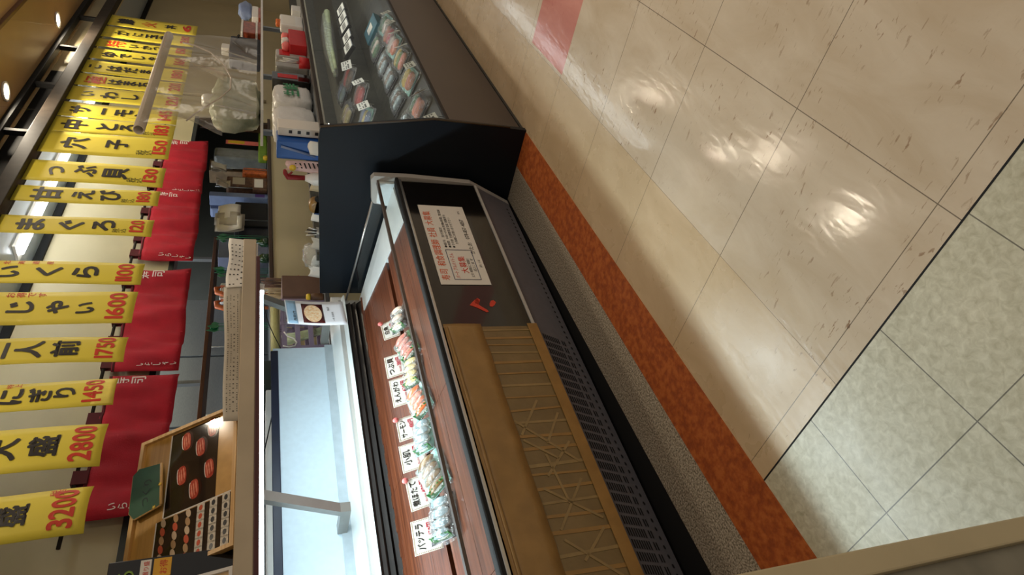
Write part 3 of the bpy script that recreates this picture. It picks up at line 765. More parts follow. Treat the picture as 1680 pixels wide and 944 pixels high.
for (x_, y_) in ((307, 725), (330, 734), (349, 702), (299, 781), (319, 803), (344, 769)):
    cu, cv = uv(x_, y_); q = MB()
    q.cur = 2; flat(q, cu, cv-.004, .052, .027, .0016, .10)
    q.cur = 3; flat(q, cu, cv+.016, .036, .006, .0020, .10)
    q.cur = 0; flat(q, cu, cv, .044, .019, .0024, .10, e=.7)
    q.cur = 1
    for k, dv in enumerate((.009, .001, -.009)): flat(q, cu-.006+.006*k, cv+dv, .030, .0026, .0028, .16)
    q.build('tuna_print', [M_tp, M_tp2, M_tp3, M_paper], ph)
# left photo sheet: grid of assorted sushi
ul0 = fw+.002; ul1 = us-.010
vt2 = uv(258, 860)[1]
p2 = slabb(ul0, fw+.004, ul1, vt2, .0018, .0002).build('photo_sheet', M_photo, t)
slabb(ul0, vt2, ul1, vt2+.005, .0020, .0002).build('sheet_edge', M_paper, t)
lw, lh = ul1-ul0, vt2-fw-.004
pm = [mat('print_a', rgb(206, 96, 70), .12, coat=1), mat('print_b', rgb(214, 190, 160), .12, coat=1), mat('print_c', rgb(214, 206, 190), .12, coat=1, var=.2, scale=120), mat('print_d', rgb(186, 150, 110), .12, coat=1)]
cols, rows = 6, 6
for r_ in range(rows):
    for c_ in range(cols):
        cu = ul0+lw*(c_+.6)/cols; cv = fw+.004+lh*(1-(r_+.55)/rows)
        q = MB()
        if r_ < 3:
            an = .5; a_, b_ = .021, .0075
            pts = [BP(cu+a_*math.cos(j*math.pi/7)*math.cos(an)-b_*math.sin(j*math.pi/7)*math.sin(an), cv+a_*math.cos(j*math.pi/7)*math.sin(an)*.6+b_*math.sin(j*math.pi/7)*1.2, .0026) for j in range(14)]
            q.add(pts, [list(range(14))]); mm = pm[(r_*2+c_) % 2] if (c_+r_) % 3 else pm[3]
        else:
            a_, b_ = .021, lh*.05
            q.add([BP(cu-a_, cv-b_, .0026), BP(cu+a_*.9, cv-b_, .0026), BP(cu+a_, cv+b_, .0026), BP(cu-a_*.9, cv+b_, .0026)], [(0, 1, 2, 3)])
            pts = [BP(cu+.012*math.cos(j*math.pi/5), cv+b_*.5*math.sin(j*math.pi/5), .0030) for j in range(10)]
            q.cur = 1; q.add(pts, [list(range(10))]); mm = [pm[2], pm[0] if r_ == 3 else M_trayb]
        q.build('sushi_print', mm, p2)
# green chalkboard clipped to it
gt = [uv(*q) for q in ((272, 765), (271, 832), (227, 857), (219, 848), (226, 786), (236, 775))]
t = lthing('green_sign', 'small green board with dark brushed writing against the menu board', 'sign', BP(gt[1][0], gt[1][1], .03))
MB().prism_o([BP(a_, b_, .026) for a_, b_ in gt], mn*-.010).build('panel', M_green, t)
gg = MB(); gg.tube([BP(gt[0][0], gt[0][1], .024), BP(gt[1][0], gt[1][1], .024)], .006, 6); gg.tube([BP(*gt[1], .022), BP(*gt[2], .022), BP(*gt[3], .022), BP(*gt[4], .022)], .004, 6)
gg.build('edging', M_frame, t)
gx = MB(); gc = uv(248, 815); put_text(gx, 'つくり', BP(gc[0]-.055, gc[1]-.015, .0275), (1, 0, 0), upv, .042, .01); gx.build('lettering', mat('dark_chalk', rgb(16, 40, 34), .6), t)
for q in ((272, 800), (262, 838)):
    u_, v_ = uv(*q); s5 = MB()
    pts = [BP(u_+(.009 if j % 2 else .004)*math.cos(j*math.pi/5), v_+(.009 if j % 2 else .004)*math.sin(j*math.pi/5), .034) for j in range(10)]
    s5.prism_o(pts, mn*-.002); s5.build('star_sticker', M_yelp, t)

# second framed photo and black pack at the left end of the canopy
fA = lyy(385, 930, .63)
t = lthing('framed_photo', 'cream framed sushi photo at the near end of the canopy', 'framed photo', (fA.x-.14, .63, 1.339))
lean = Vector((0, .28, .96)); ln_ = Vector((0, -.96, .28))
def FP(u, v, d=0): return Vector((fA.x-.30, .632, 1.342))+Vector((u, 0, 0))+lean*v+ln_*d
q = MB(); 
for a_ in ((0, 0, .30, .012), (0, .118, .30, .13), (0, .012, .012, .118), (.288, .012, .30, .118)):
    q.prism_o([FP(a_[0], a_[1]), FP(a_[2], a_[1]), FP(a_[2], a_[3]), FP(a_[0], a_[3])], ln_*.012)
q.build('frame', M_whitep, t)
MB().prism_o([FP(.012, .012), FP(.288, .012), FP(.288, .118), FP(.012, .118)], ln_*.004).build('photo', mat('cream_print', rgb(214, 184, 140), .15, coat=1, var=.1), t)
q = MB()
for k in range(4):
    q.add([FP(.05+.065*k+.024*math.cos(j*math.pi/6), .06+.02*math.sin(j*math.pi/6), .0045) for j in range(12)], [list(range(12))])
q.build('sushi_print', pm[0], t)
kA = lyy(190, 922, .70); kB = lyy(283, 916, .70)
t = lthing('price_board', 'black board with yellow and white price labels behind the cream frame', 'sign', (kB.x-.2, .70, 1.339))
MB().box((kB.x-.32, .70, 1.339), (kB.x+.012, .712, kA.z+.02), .002).build('panel', M_gloss, t)
MB().box((kB.x-.06, .697, kB.z+.001), (kB.x+.004, .6995, kB.z+.055)).build('yellow_label', mat('amber_label', rgb(226, 170, 40), .5), t)
MB().box((kB.x-.06, .697, kB.z+.062), (kB.x+.004, .6995, kB.z+.095)).build('white_label', M_paper, t)
q = MB(); put_text(q, 'お得', (kB.x-.055, .6965, kB.z+.015), XP, ZP, .026, .01); put_text(q, '握り盛', (kB.x-.055, .6965, kB.z+.07), XP, ZP, .018, .01); q.build('label_lettering', M_red, t)
q = MB(); put_text(q, 'まぐろ', (kB.x-.20, .6965, kA.z-.06), XP, ZP, .06, .02); q.build('green_lettering', M_lime, t)
t = lthing('plastic_pack', 'dark pack with lime lettering standing highest at the near canopy end', 'package', (kB.x-.26, .78, 1.339))
zz = lyy(95, 935, .78).z
MB().box((kB.x-.40, .78, 1.339), (kB.x-.07, .80, zz), .004).build('bag', M_dk, t)
q = MB(); put_text(q, '旬の味', (kB.x-.30, .7785, zz-.10), XP, ZP, .07, .02); q.build('lettering', M_lime, t)

# long price sheets lying on the canopy edge
def sheet(name, lab, cat, pts4, m, wob, rows_):
    a_, b_, c_, d2 = pts4      # TL TR BR BL
    o = lthing(name, lab, cat, (c_+d2)/2)
    f_ = lambda u, v, dd=0: a_*(1-u)*(1-v)+b_*u*(1-v)+c_*u*v+d2*(1-u)*v + Vector((0, wob*math.sin(u*7+1)*(1-v)-dd, wob*.4*math.sin(u*9)*(1-v)))
    MB().slab(lambda u, v: f_(u, v), 24, 5, (0, .0012, 0)).build('sheet', m, o)
    tx = MB(); r = random.Random(len(lab))
    for v, n, s in rows_:
        for k in range(n):
            u = .06+.88*k/n
            if r.random() < .18: continue
            w_, h_ = s*r.uniform(.5, 1.0), s*.32
            p = f_(u, v, .0009); tx.add([p+Vector((-w_/2, 0, -h_)), p+Vector((w_/2, 0, -h_)), p+Vector((w_/2, 0, h_)), p+Vector((-w_/2, 0, h_))], [(0, 1, 2, 3)])
    tx.build('printed_text', mat('grey_print', rgb(74, 70, 64), .6) if 'grey_print' not in MATS else MATS['grey_print'], o)
    return o
ys = .625
sheet('price_list', 'long grey printed price list standing along the canopy top', 'price list',
      [lyy(366, 690, ys), lyy(368, 470, ys), lyy(398, 470, ys), lyy(396, 690, ys)], M_paperg, .008, [(.2, 60, .006), (.38, 60, .006), (.55, 30, .008), (.75, 60, .006)])
sheet('order_sheet', 'white printed order sheet standing upright at the far end of the canopy', 'order sheet',
      [lyy(371, 470, ys-.006), lyy(377, 388, ys-.006), lyy(407, 394, ys-.006), lyy(401, 470, ys-.006)], M_paper, .012, [(.2, 10, .012), (.4, 10, .012), (.6, 10, .012), (.8, 8, .014)])
q = lyy(409, 412, .68)
tag(MB().box((-.30, .66, 1.3345), (-.175, .80, 1.41), .004).xf(L).build('paper_box', M_cream), 'cream cardboard box behind the order sheet on the canopy', 'box')

# ================================================================== DARK DISPLAY CASE
DX0, DX1 = 2.845, 9.2
dc = thing('display_case', 'dark navy glass-fronted display case with brown base along the aisle', 'display case', (DX0, 1.222, 0))
prof = [(1.226, 0), (1.222, .483), (1.318, 1.008), (1.40, 1.012), (2.30, .952), (2.30, 0)]
MB().prism_x(prof, DX0, DX0+.03).build('end_panel', M_navy, dc)
MB().tube([(DX0+.004, 1.222, .09), (DX0+.002, 1.219, .483), (DX0+.002, 1.315, 1.008)], .005, 6).build('edge_band', M_edge, dc)
MB().box((DX0+.03, 1.226, .03), (DX1, 1.24, .405), .002).build('front_panel', M_brownp, dc)
MB().box((DX0+.03, 1.25, 0), (DX1, 1.30, .03)).build('toe_strip', M_slot, dc)
MB().prism_x([(1.222, .403), (1.224, .418), (1.242, .418), (1.242, .403)], DX0+.03, DX1).build('sill_rail', M_rail, dc)
xs = [DX0+.032, 3.875, 5.35, 6.9, DX1]
for a_, b_ in zip(xs[:-1], xs[1:]):
    MB().prism_x([(1.228, .416), (1.228, .484), (1.321, .992), (1.326, .992), (1.234, .484), (1.234, .416)], a_+.002, b_-.002).build('glass_pane', M_glassd, dc)
MB().box((DX0+.03, 1.312, .990), (DX1, 1.345, 1.008), .003).build('top_rail', M_rail, dc)
MB().box((DX0+.03, 1.345, .984), (DX1, 1.56, .996)).build('top_shelf', M_steel, dc)
MB().box((DX0+.03, 1.56, .93), (3.12, 2.28, .942)).build('end_shelf', M_steel, dc)
def t1(y): return .385+.30*(y-1.26)
def t2(y): return .655+.22*(y-1.70)
MB().prism_x([(1.26, t1(1.26)), (1.70, t1(1.70)), (1.70, t2(1.70)), (2.06, t2(2.06)), (2.06, .98), (2.10, .98), (2.10, .36), (1.26, .36), ], DX0+.03, DX1).build('tiered_deck', mat('dark_green_steel', rgb(60, 58, 48), .5, var=.3), dc)
MB().box((DX0+.03, 1.25, .03), (DX1, 2.10, .358)).build('body', M_black, dc)
us_ = MB(); USX = py(440, 212, 1.86).x
us_.box((USX, 1.74, 1.246), (6.4, 1.98, 1.262), .002)
us = us_.build('upper_shelf', M_whitep, dc)
for xx in (USX+.05, 4.9, 6.0): MB().box((xx, 1.90, .98), (xx+.03, 1.93, 1.246)).build('shelf_post', M_steel, dc)

area('added_case_light', (4.6, 1.40, .95), (math.radians(6), 0, 0), 3.4, .05, 4, (.95, .97, 1.0))  # added lamp, only to brighten the inside of the dark case
MB().tube([(DX0+.06, 1.40, .972), (8.9, 1.40, .972)], .010, 8).build('added_lamp_tube', M_whitep, dc)  # tube added to go with the extra case lamp
n1 = Vector((0, -.30, 1)).normalized(); n2 = Vector((0, -.22, 1)).normalized()
def dpl(x, y, p0, n): d = ray(x, y); return CAM+d*((Vector(p0)-CAM).dot(n)/d.dot(n))
P1, P2 = Vector((0, 1.26, .385+.035)), Vector((0, 1.70, .655+.035))
ordn = ['nearest', 'second', 'third', 'fourth', 'fifth', 'sixth', 'seventh']
def price_tag(p, zfn, lab, turn, grp, w_=.105, h_=.062):
    z = zfn(p.y)+.036
    t = thing('price_tag', lab, 'price tag', (p.x, p.y, z), grp)
    R = Matrix.Rotation(turn, 3, 'Z') @ Matrix.Rotation(-.5, 3, 'X')
    T = lambda q: Vector((p.x, p.y, z+.004)) + R @ Vector(q)
    MB().box((-w_/2, 0, -.002), (w_/2, .0014, h_)).xf(T).build('card', M_paper, t)
    q = MB()
    for r_ in range(3):
        for k in range(5):
            u = -w_*.40+w_*.17*k; v = h_*(.22+.25*r_)
            if (r_*5+k) % 4 == 3: continue
            q.add([(u, -.001, v), (u+w_*.12, -.001, v), (u+w_*.12, -.001, v+h_*(.10 if r_ else .16)), (u, -.001, v+h_*(.10 if r_ else .16))], [(0, 1, 2, 3)])
    q.xf(T).build('print', M_ink, t)
    MB().tube([(0, .004, .0), (0, .02, -.03)], .0016, 5).xf(T).build('pin', M_silver, t)
def fish_pack(p, zfn, slope, lab, ln, dp, tray, cont, grp, turn=0, seed=0):
    z = zfn(p.y)+.002
    t = thing('fish_pack', lab, 'food pack', (p.x, p.y, z), grp)
    R = Matrix.Rotation(math.atan(slope), 3, 'X') @ Matrix.Rotation(turn, 3, 'Z')
    T = lambda q: Vector((p.x, p.y, z)) + R @ Vector(q)
    MB().slab(lambda u, v: T(((u*2-1)*ln/2, (v*2-1)*dp/2, .002+.014*max(0, (max(abs(u*2-1), abs(v*2-1))-.8)/.2))), 10, 10, R @ Vector((0, 0, -.0015))).build('tray', tray, t)
    r = random.Random(seed)
    for k, m in enumerate(cont):
        xx = -ln*.36+ln*.72*(k+.5)/len(cont)
        MB().blob((0, 0, 0), (ln*.36/len(cont)*1.1, dp*.38, .016)).xf(lambda q: T(q+Vector((xx, r.uniform(-.004, .004), .020)))).build('filling', m, t)
    crumple(None, ln*.53, dp*.56, .042, T, n=9, amp=.005, seed=seed).build('film', M_wrap, t)
    return t
fr_tags = [(711, 189, .1), (690, 147, .55), (675, 103, .1), (661, 71, .35), (649, 49, .3), (642, 33, .2), (635, 17, .2)]
fills = [(M_redp, M_leaf, M_oranges), (M_oranges, M_salm, M_leaf), (M_oranges, M_yelp), (M_salm, M_lime, M_yelp), (M_salm, M_whfish), (M_redp, M_oranges), (M_whfish, M_leaf)]
wh1 = ['with red and green fillings', 'with orange salmon', 'with orange and yellow slices', 'with lime green garnish', 'with pale salmon slices', 'with red fish roe', 'with white fish and leaf']
for i, (xx, yy, tn) in enumerate(fr_tags):
    p = dpl(xx, yy, P1+n1*.02, n1)
    price_tag(p, t1, f'white price tag in the front row of the dark case, {ordn[i]} from its near end', tn, 'front row price tags')
    fish_pack(Vector((p.x+.02, p.y+.115, 0)), t1, .30, f'film-wrapped front row pack {wh1[i]} behind the {ordn[i]} tag', .24, .15, M_trayb if i % 2 else M_trayt, fills[i], 'front row packs', .15, 20+i)
    if i < 5:
        fish_pack(Vector((p.x+.07, p.y+.265, 0)), t1, .30, f'dark grey fish pack in the middle of the case, {ordn[i]} from the near end', .21, .14, M_trayb, (M_silvf, M_brown, M_silvf), 'middle row packs', -.1, 40+i)
md_tags = [(600, 169, .1), (591, 130, .2), (572, 104, -.1)]
for i, (xx, yy, tn) in enumerate(md_tags):
    p = dpl(xx, yy, P2+n2*.02, n2)
    price_tag(p, t2, f'white price tag on the upper tier of the dark case, {ordn[i]} from its near end', tn, 'upper tier price tags', .125, .07)
    fish_pack(Vector((p.x+.01, p.y+.12, 0)), t2, .22, ['upright pack of blue and yellow fish beside the nearest upper tag', 'pack with red topping behind the second upper tag', 'small brown fish pack behind the third upper tag'][i], .24, .17, [M_trayt, M_trayb, M_trayb][i], [(M_ltblue, M_cream2, M_ltblue), (M_redp, M_tuna), (M_brown, M_redp)][i], 'upper tier packs', .3, 60+i)
for i, (xx, yy) in enumerate([(572, 82), (570, 66), (566, 48), (563, 34), (560, 21)]):
    p = dpl(xx, yy, P2, n2)
    t = thing('labelled_pack', f'black pack with white label on the upper tier, {ordn[i]} from the near end', 'food pack', (p.x, p.y, t2(p.y)), 'row of labelled packs')
    R = Matrix.Rotation(math.atan(.22)+.25, 3, 'X')
    T = lambda q: Vector((p.x, p.y, t2(p.y)+.022)) + R @ Vector(q)
    MB().box((-.085, -.06, 0), (.085, .06, .03), .006).xf(T).build('tray', M_trayb, t)
    MB().box((-.075, -.055, .0305), (.075, .03, .0318)).xf(T).build('label', M_paper, t)
    q = MB()
    for k in range(4): q.add([(-.06+.03*k, -.03, .0325), (-.04+.03*k, -.03, .0325), (-.04+.03*k, .01, .0325), (-.06+.03*k, .01, .0325)], [(0, 1, 2, 3)])
    q.xf(T).build('print', MATS['grey_print'], t)
for i, (xx, yy, sz, cont, lab) in enumerate(((560, 190, .26, (M_cream2, M_whfish, M_cream2), 'pale cream pack at the near end of the upper tier'), (553, 152, .24, (M_silvf, M_ltblue), 'bluish fish pack toward the back of the upper tier'),
        (575, 60, .0, (), ''))):
    if not cont: continue
    p = dpl(xx, yy, P2+n2*.02, n2)
    fish_pack(Vector((p.x, min(p.y, 1.95), 0)), t2, .22, lab, sz, .16, M_trayb, cont, 'upper tier packs', .1, 80+i)
for i, (xx, yy, cont, lab) in enumerate(((608, 78, (M_leaf, M_whfish, M_leaf), 'green and white pack between the grey packs and the teal carton'),)):
    p = dpl(xx, yy, P1+n1*.02, n1)
    fish_pack(Vector((p.x, min(p.y, 1.60), 0)), t1, .30, lab, .25, .15, M_trayb, cont, 'rear packs of the lower deck', -.1, 90+i)
# wrapped leek bundle on the upper tier
pa, pb = dpl(550, 118, P2+n2*.06, n2), dpl(536, 26, P2+n2*.06, n2)
t = thing('wrapped_leek', 'long pale green vegetable bundle in film lying on the upper tier', 'vegetable', (pa+pb)/2)
for k in range(3):
    o_ = Vector((0, .03*(k-1), .012*(k % 2)))
    MB().tube([pa+o_, pa.lerp(pb, .4)+o_+Vector((0, 0, .012)), pb+o_], [.012, .02, .026], 8).build('stalk', mat('pale_green', rgb(196, 206, 160), .4, var=.15, scale=20) if 'pale_green' not in MATS else MATS['pale_green'], t)
MB().tube([pa-(pb-pa)*.04, pa.lerp(pb, .3)+Vector((0, 0, .012)), pa.lerp(pb, .7)+Vector((0, 0, .01)), pb], [.02, .05, .055, .04], 10).build('film', M_wrap, t)
p = dpl(606, 50, P1+n1*.02, n1)
t = thing('teal_box', 'teal carton lying in the middle of the case near the labelled packs', 'box', (p.x, p.y, t1(p.y)))
R = Matrix.Rotation(math.atan(.30), 3, 'X')
T = lambda q: Vector((p.x, p.y, t1(p.y)+.003)) + R @ Vector(q)
MB().box((-.12, -.09, 0), (.12, .09, .05), .004).xf(T).build('carton', mat('teal_card', rgb(52, 104, 118), .5), t)
MB().box((-.05, -.03, .0505), (.06, .04, .052)).xf(T).build('label', M_paper, t)

# ------------------------------------------------------------------ things standing on top of the dark case
def stand(x_top, x_bot, yA, yB, Y):
    a_ = py(x_bot, yB, Y); b_ = py(x_top, yA, Y); return a_.x, b_.x, b_.z
ZS = .997
def sbox(name, lab, cat, x_top, yA, yB, Y, dep, m, bev=.004, z0=ZS, x_bot=None, parts=None, grp=None):
    X0, X1, zt = stand(x_top, 500, yA, yB, Y)
    t = thing(name, lab, cat, ((X0+X1)/2, Y, z0), grp)
    MB().box((X0, Y, z0), (X1, Y+dep, zt), bev).build('body', m, t)
    if parts: parts(t, X0, X1, z0, zt, Y)
    return t
# far group on the top shelf
def bottle_parts(t, X0, X1, z0, zt, Y):
    MB().lathe(((X0+X1)/2, Y+.03, zt), [(.026, 0), (.026, .022), (.02, .028)], 14).build('cap', M_oranges, t)
    MB().box((X0+.02, Y-.001, z0+.05), (X1-.02, Y, z0+.13)).build('label', M_paper, t)
sbox('white_bottle', 'tall white bottle with an orange cap on top of the case', 'bottle', 459, 22, 45, 1.42, .06, M_whitep, .012, parts=bottle_parts)
def redbox(t, X0, X1, z0, zt, Y):
    for k in range(3): MB().blob((X0+(X1-X0)*(.2+.3*k), Y+.04, zt+.02), (.03, .03, .024), noise=.1).build('contents', M_pinkc if k != 1 else M_whitep, t)
sbox('red_box', 'bright red box with pink items in it beside the white bottle', 'box', 473, 47, 76, 1.40, .09, M_redp, parts=redbox)
sbox('white_carton', 'small white carton left of the white bottle far along the case top', 'box', 478, 8, 20, 1.42, .07, M_whitep)
def jar_parts(t, X0, X1, z0, zt, Y): MB().box((X0+.01, Y-.002, z0+.1), (X1-.01, Y, zt-.02)).build('label', M_redp, t)
sbox('grey_canister', 'grey canister with red label between the red box and black box', 'canister', 452, 79, 96, 1.46, .09, M_grey, .012, parts=jar_parts)
sbox('clear_tub', 'greyish translucent tub next to the black boxes on the case', 'tub', 452, 97, 113, 1.46, .09, mat('translucent_grey', rgb(150, 150, 144), .3), .012)
def bl_parts(t, X0, X1, z0, zt, Y): MB().box((X0+.03, Y-.002, z0+.07), (X1-.03, Y, zt-.03)).build('label', M_redp, t)
sbox('black_box', 'black box with a red label on top of the case', 'box', 446, 116, 135, 1.45, .09, M_gloss, parts=bl_parts)
# tongs in a red cup
X0, X1, zt = stand(487, 500, 100, 112, 1.40)
t = thing('tong_stand', 'red cup holding upright steel tongs at the case edge', 'utensil holder', ((X0+X1)/2, 1.38, ZS))
MB().lathe(((X0+X1)/2, 1.39, ZS), [(.03, 0), (.034, .06), (.031, .06), (.027, .01)], 16).build('cup', M_redp, t)
for k in range(3): MB().tube([((X0+X1)/2-.012+.012*k, 1.39, ZS+.012), ((X0+X1)/2-.03+.03*k, 1.385, ZS+.19-.02*k)], .004, 6).build('tong', M_silver, t)
# carrier bag with green lettering, crumpled bag
def bag(name, lab, x_top, yA, yB, Y, m, seed, lettering=False):
    X0, X1, zt = stand(x_top, 500, yA, yB, Y); r = random.Random(seed)
    t = thing(name, lab, 'bag', ((X0+X1)/2, Y, ZS))
    b_ = MB().blob((0, 0, 0), ((X1-X0)/2, .07, (zt-ZS)/2), nu=22, nv=14, e=.45, noise=.05)
    b_.xf(lambda q: Vector((q.x+(X0+X1)/2, q.y+Y+.05, q.z+(zt+ZS)/2))); b_.build('bag', m, t)
    if lettering:
        q = MB(); put_text(q, '生鮮', ((X0+X1)/2, Y-.028, zt-.125), XP, ZP, .085, .03, center=True); q.build('lettering', mat('green_print', rgb(20, 120, 70), .5), t)
    return t
bag('carrier_bag', 'white plastic carrier bag with green lettering on the case top', 447, 138, 172, 1.46, M_bag, 1, True)
bag('crumpled_bag', 'crumpled grey white plastic bag between the carrier bag and blue bin', 447, 173, 211, 1.46, M_bag, 2)
# on the end shelf, behind the navy end panel
ZE = .943
def ex(x, y, X=2.96): return px(x, y, X)
a_, b_ = ex(454, 228, 2.96), ex(500, 262, 2.96)
t = thing('blue_bin', 'bright blue plastic bin on top of the navy end panel', 'bin', (2.96, (a_.y+b_.y)/2, ZE))
q = MB().box((2.95, a_.y, ZE), (3.06, b_.y, a_.z), .006); q.build('tub', M_blue, t)
MB().tube([(2.945, a_.y+.03, a_.z-.02), (2.94, b_.y-.03, ZE+.07)], .006, 6).build('handle', M_ltblue, t)
a_, b_ = ex(456, 208, 2.99), ex(500, 227, 2.99)
t = thing('printed_carton', 'white printed carton behind the blue bin', 'box', (3.03, (a_.y+b_.y)/2, ZE))
MB().box((2.99, a_.y+.002, ZE), (3.09, ex(454, 228, 2.96).y-.006, a_.z), .003).build('carton', M_paper, t)
q = MB()
for k in range(4): q.box((2.988, a_.y+.012, ZE+.06+.04*k), (2.9895, b_.y-.02, ZE+.075+.04*k))
q.build('print', M_ink, t)
def note(name, lab, x0, y0, x1, y1, X, m, mark=None):
    a_, b_ = ex(x0, y0, X), ex(x1, y1, X); ym = (a_.y+b_.y)/2
    t = thing(name, lab, 'paper note', (X, ym, ZE))
    f_ = lambda u, v: Vector((X+.012*math.sin(u*5+v*3), a_.y+(b_.y-a_.y)*u, ZE+(a_.z-ZE)*v+.006*math.sin(u*8)))
    MB().slab(f_, 8, 8, (.0012, 0, 0)).build('paper', m, t)
    q = MB()
    for k in range(6):
        v = .25+.1*k; y_ = a_.y+(b_.y-a_.y)*.15
        q.add([f_(.15, v)-Vector((.0012, 0, 0)), f_(.5, v)-Vector((.0012, 0, 0)), f_(.5, v+.035)-Vector((.0012, 0, 0)), f_(.15, v+.035)-Vector((.0012, 0, 0))], [(0, 1, 2, 3)])
    q.build('handwriting', M_ink, t)
    if mark:
        MB().lathe(f_(.5, .88)-Vector((.003, 0, 0)), [(.0, 0), (.016, 0), (.016, .002), (0, .002)], 14, Matrix.Rotation(math.pi/2, 3, 'Y')).build('sticker', mark, t)
M_pinkp = mat('pale_pink_paper', rgb(224, 190, 184), .6, var=.08, scale=20)
note('pink_note', 'pale pink handwritten note with a yellow sticker by the blue bin', 470, 264, 510, 284, 2.93, M_pinkp, M_yelp)
note('pink_slip', 'smaller pink slip leaning just behind the spray bottle', 486, 266, 512, 279, 2.945, M_pinkp)
# spray bottle with red nozzle
a_ = ex(480, 291, 2.92)
t = thing('spray_bottle', 'white spray bottle with a dark red nozzle on the navy panel', 'spray bottle', (2.92, a_.y, ZE))
MB().lathe((2.92, a_.y, ZE), [(.032, 0), (.034, .02), (.034, .075), (.02, .10), (.014, .115)], 18).build('bottle', M_whitep, t)
zn = ex(468, 291, 2.92).z
MB().tube([(2.92, a_.y, ZE+.11), (2.92, a_.y, zn-.01), (2.92, a_.y-.02, zn), (2.90, a_.y-.045, zn+.004)], [.012, .014, .012, .008], 8).build('nozzle', mat('dark_red_plastic', rgb(140, 20, 24), .4), t)
MB().tube([(2.915, a_.y-.012, zn-.012), (2.91, a_.y-.034, zn-.03)], .005, 6).build('trigger', MATS['dark_red_plastic'], t)
# tape dispenser
a_ = ex(505, 333, 2.91)
t = thing('tape_dispenser', 'dark blue tape dispenser with a brown roll on the navy panel', 'tape dispenser', (2.91, a_.y, ZE))
MB().prism_x([(a_.y-.045, ZE), (a_.y-.05, ZE+.03), (a_.y-.02, ZE+.055), (a_.y+.05, ZE+.065), (a_.y+.06, ZE)], 2.885, 2.935).build('base', M_blued, t)
MB().lathe((2.885, a_.y+.01, ZE+.055), [(.018, 0), (.036, 0), (.036, .05), (.018, .05)], 18, Matrix.Rotation(math.pi/2, 3, 'Y')).build('tape_roll', M_tape, t)
MB().lathe((2.88, a_.y-.04, ZE+.05), [(.001, 0), (.016, 0), (.016, .012), (.001, .012)], 12, Matrix.Rotation(math.pi/2, 3, 'Y')).build('cutter_wheel', M_slot, t)
# pen cup
a_ = ex(508, 382, 2.90)
t = thing('pen_cup', 'steel cup of dark pens on the navy panel top', 'pen holder', (2.905, a_.y, ZE))
MB().lathe((2.905, a_.y, ZE), [(.026, 0), (.028, .045), (.024, .045), (.022, .006)], 14).build('cup', M_steel, t)
for k in range(5):
    MB().tube([(2.905, a_.y+.004*k-.008, ZE+.01), (2.90+.006*k, a_.y-.03+.016*k, ZE+.085+.008*(k % 3))], .004, 6).build('pen', M_ink if k % 2 else M_silver, t)
# clear bag on the panel
a_ = ex(495, 425, 2.90)
t = thing('clear_bag', 'clump of clear plastic bags at the back of the navy panel', 'bag', (2.93, a_.y, ZE))
MB().blob((2.935, a_.y, ZE+.05), (.045, .07, .052), nu=16, nv=10, noise=.16).build('bag', film('bag_film', (.93, .93, .90), .35, .15, haze=.16, hazecol=(.8, .78, .72), bump=1.0, bscale=40), t)
MB().blob((2.93, a_.y+.05, ZE+.03), (.03, .05, .028), nu=12, nv=8, noise=.16).build('knot', M_bag, t)

# things on the upper white shelf
ZU = 1.2625
def ubox(name, lab, cat, x_top, yA, yB, m, dep=.12, Y=1.78, bev=.006):
    a_, b_ = py(430, yB, Y), py(x_top, yA, Y)
    t = thing(name, lab, cat, ((a_.x+b_.x)/2, Y, ZU))
    MB().box((a_.x, Y, ZU), (b_.x, Y+dep, b_.z), bev).build('body', m, t); return t, a_.x, b_.x, b_.z
t, a0, a1, zt = ubox('lidded_tub', 'clear tub of red food with white lid, front one on the upper shelf', 'tub', 423, 36, 56, mat('red_food_tub', rgb(150, 70, 44), .3, var=.4, scale=30))
MB().box((a0-.006, 1.775, zt), (a1+.006, 1.905, zt+.016), .004).build('lid', M_whitep, t)
t2_ = thing('lidded_tub', 'second clear tub of red food stacked on the front tub', 'tub', ((a0+a1)/2, 1.78, zt+.0165))
z2 = py(399, 44, 1.78).z
MB().box((a0+.004, 1.785, zt+.0165), (a1-.004, 1.895, z2), .006).build('body', MATS['red_food_tub'], t2_)
MB().box((a0-.004, 1.777, z2), (a1+.004, 1.903, z2+.016), .004).build('lid', M_whitep, t2_)
t, a0, a1, zt = ubox('food_tub', 'farther white topped tub beside the stacked red tubs', 'tub', 424, 12, 30, MATS['red_food_tub'])
MB().box((a0-.006, 1.775, zt), (a1+.006, 1.905, zt+.05), .01).build('lid', M_whitep, t)
q = py(396, 8, 1.80)
t = thing('blue_bag', 'pale blue plastic bag lying on the farthest tub', 'bag', (q.x, 1.83, zt+.05))
MB().blob((q.x, 1.84, zt+.105), (.14, .06, .055), nu=14, nv=8, noise=.14).build('bag', M_ltblue, t)
t, a0, a1, zt = ubox('black_bag', 'black fabric bag with a white clip on the upper shelf', 'bag', 378, 57, 90, M_dk, .14, 1.80, .02)
MB().box((a0+.02, 1.79, zt-.004), (a0+.11, 1.85, zt+.05), .006).build('clip', M_whitep, t)
MB().tube([(a0, 1.795, zt-.12), ((a0+a1)/2, 1.79, zt-.03), (a1, 1.795, zt-.06)], .008, 6).build('strap', M_slot, t)

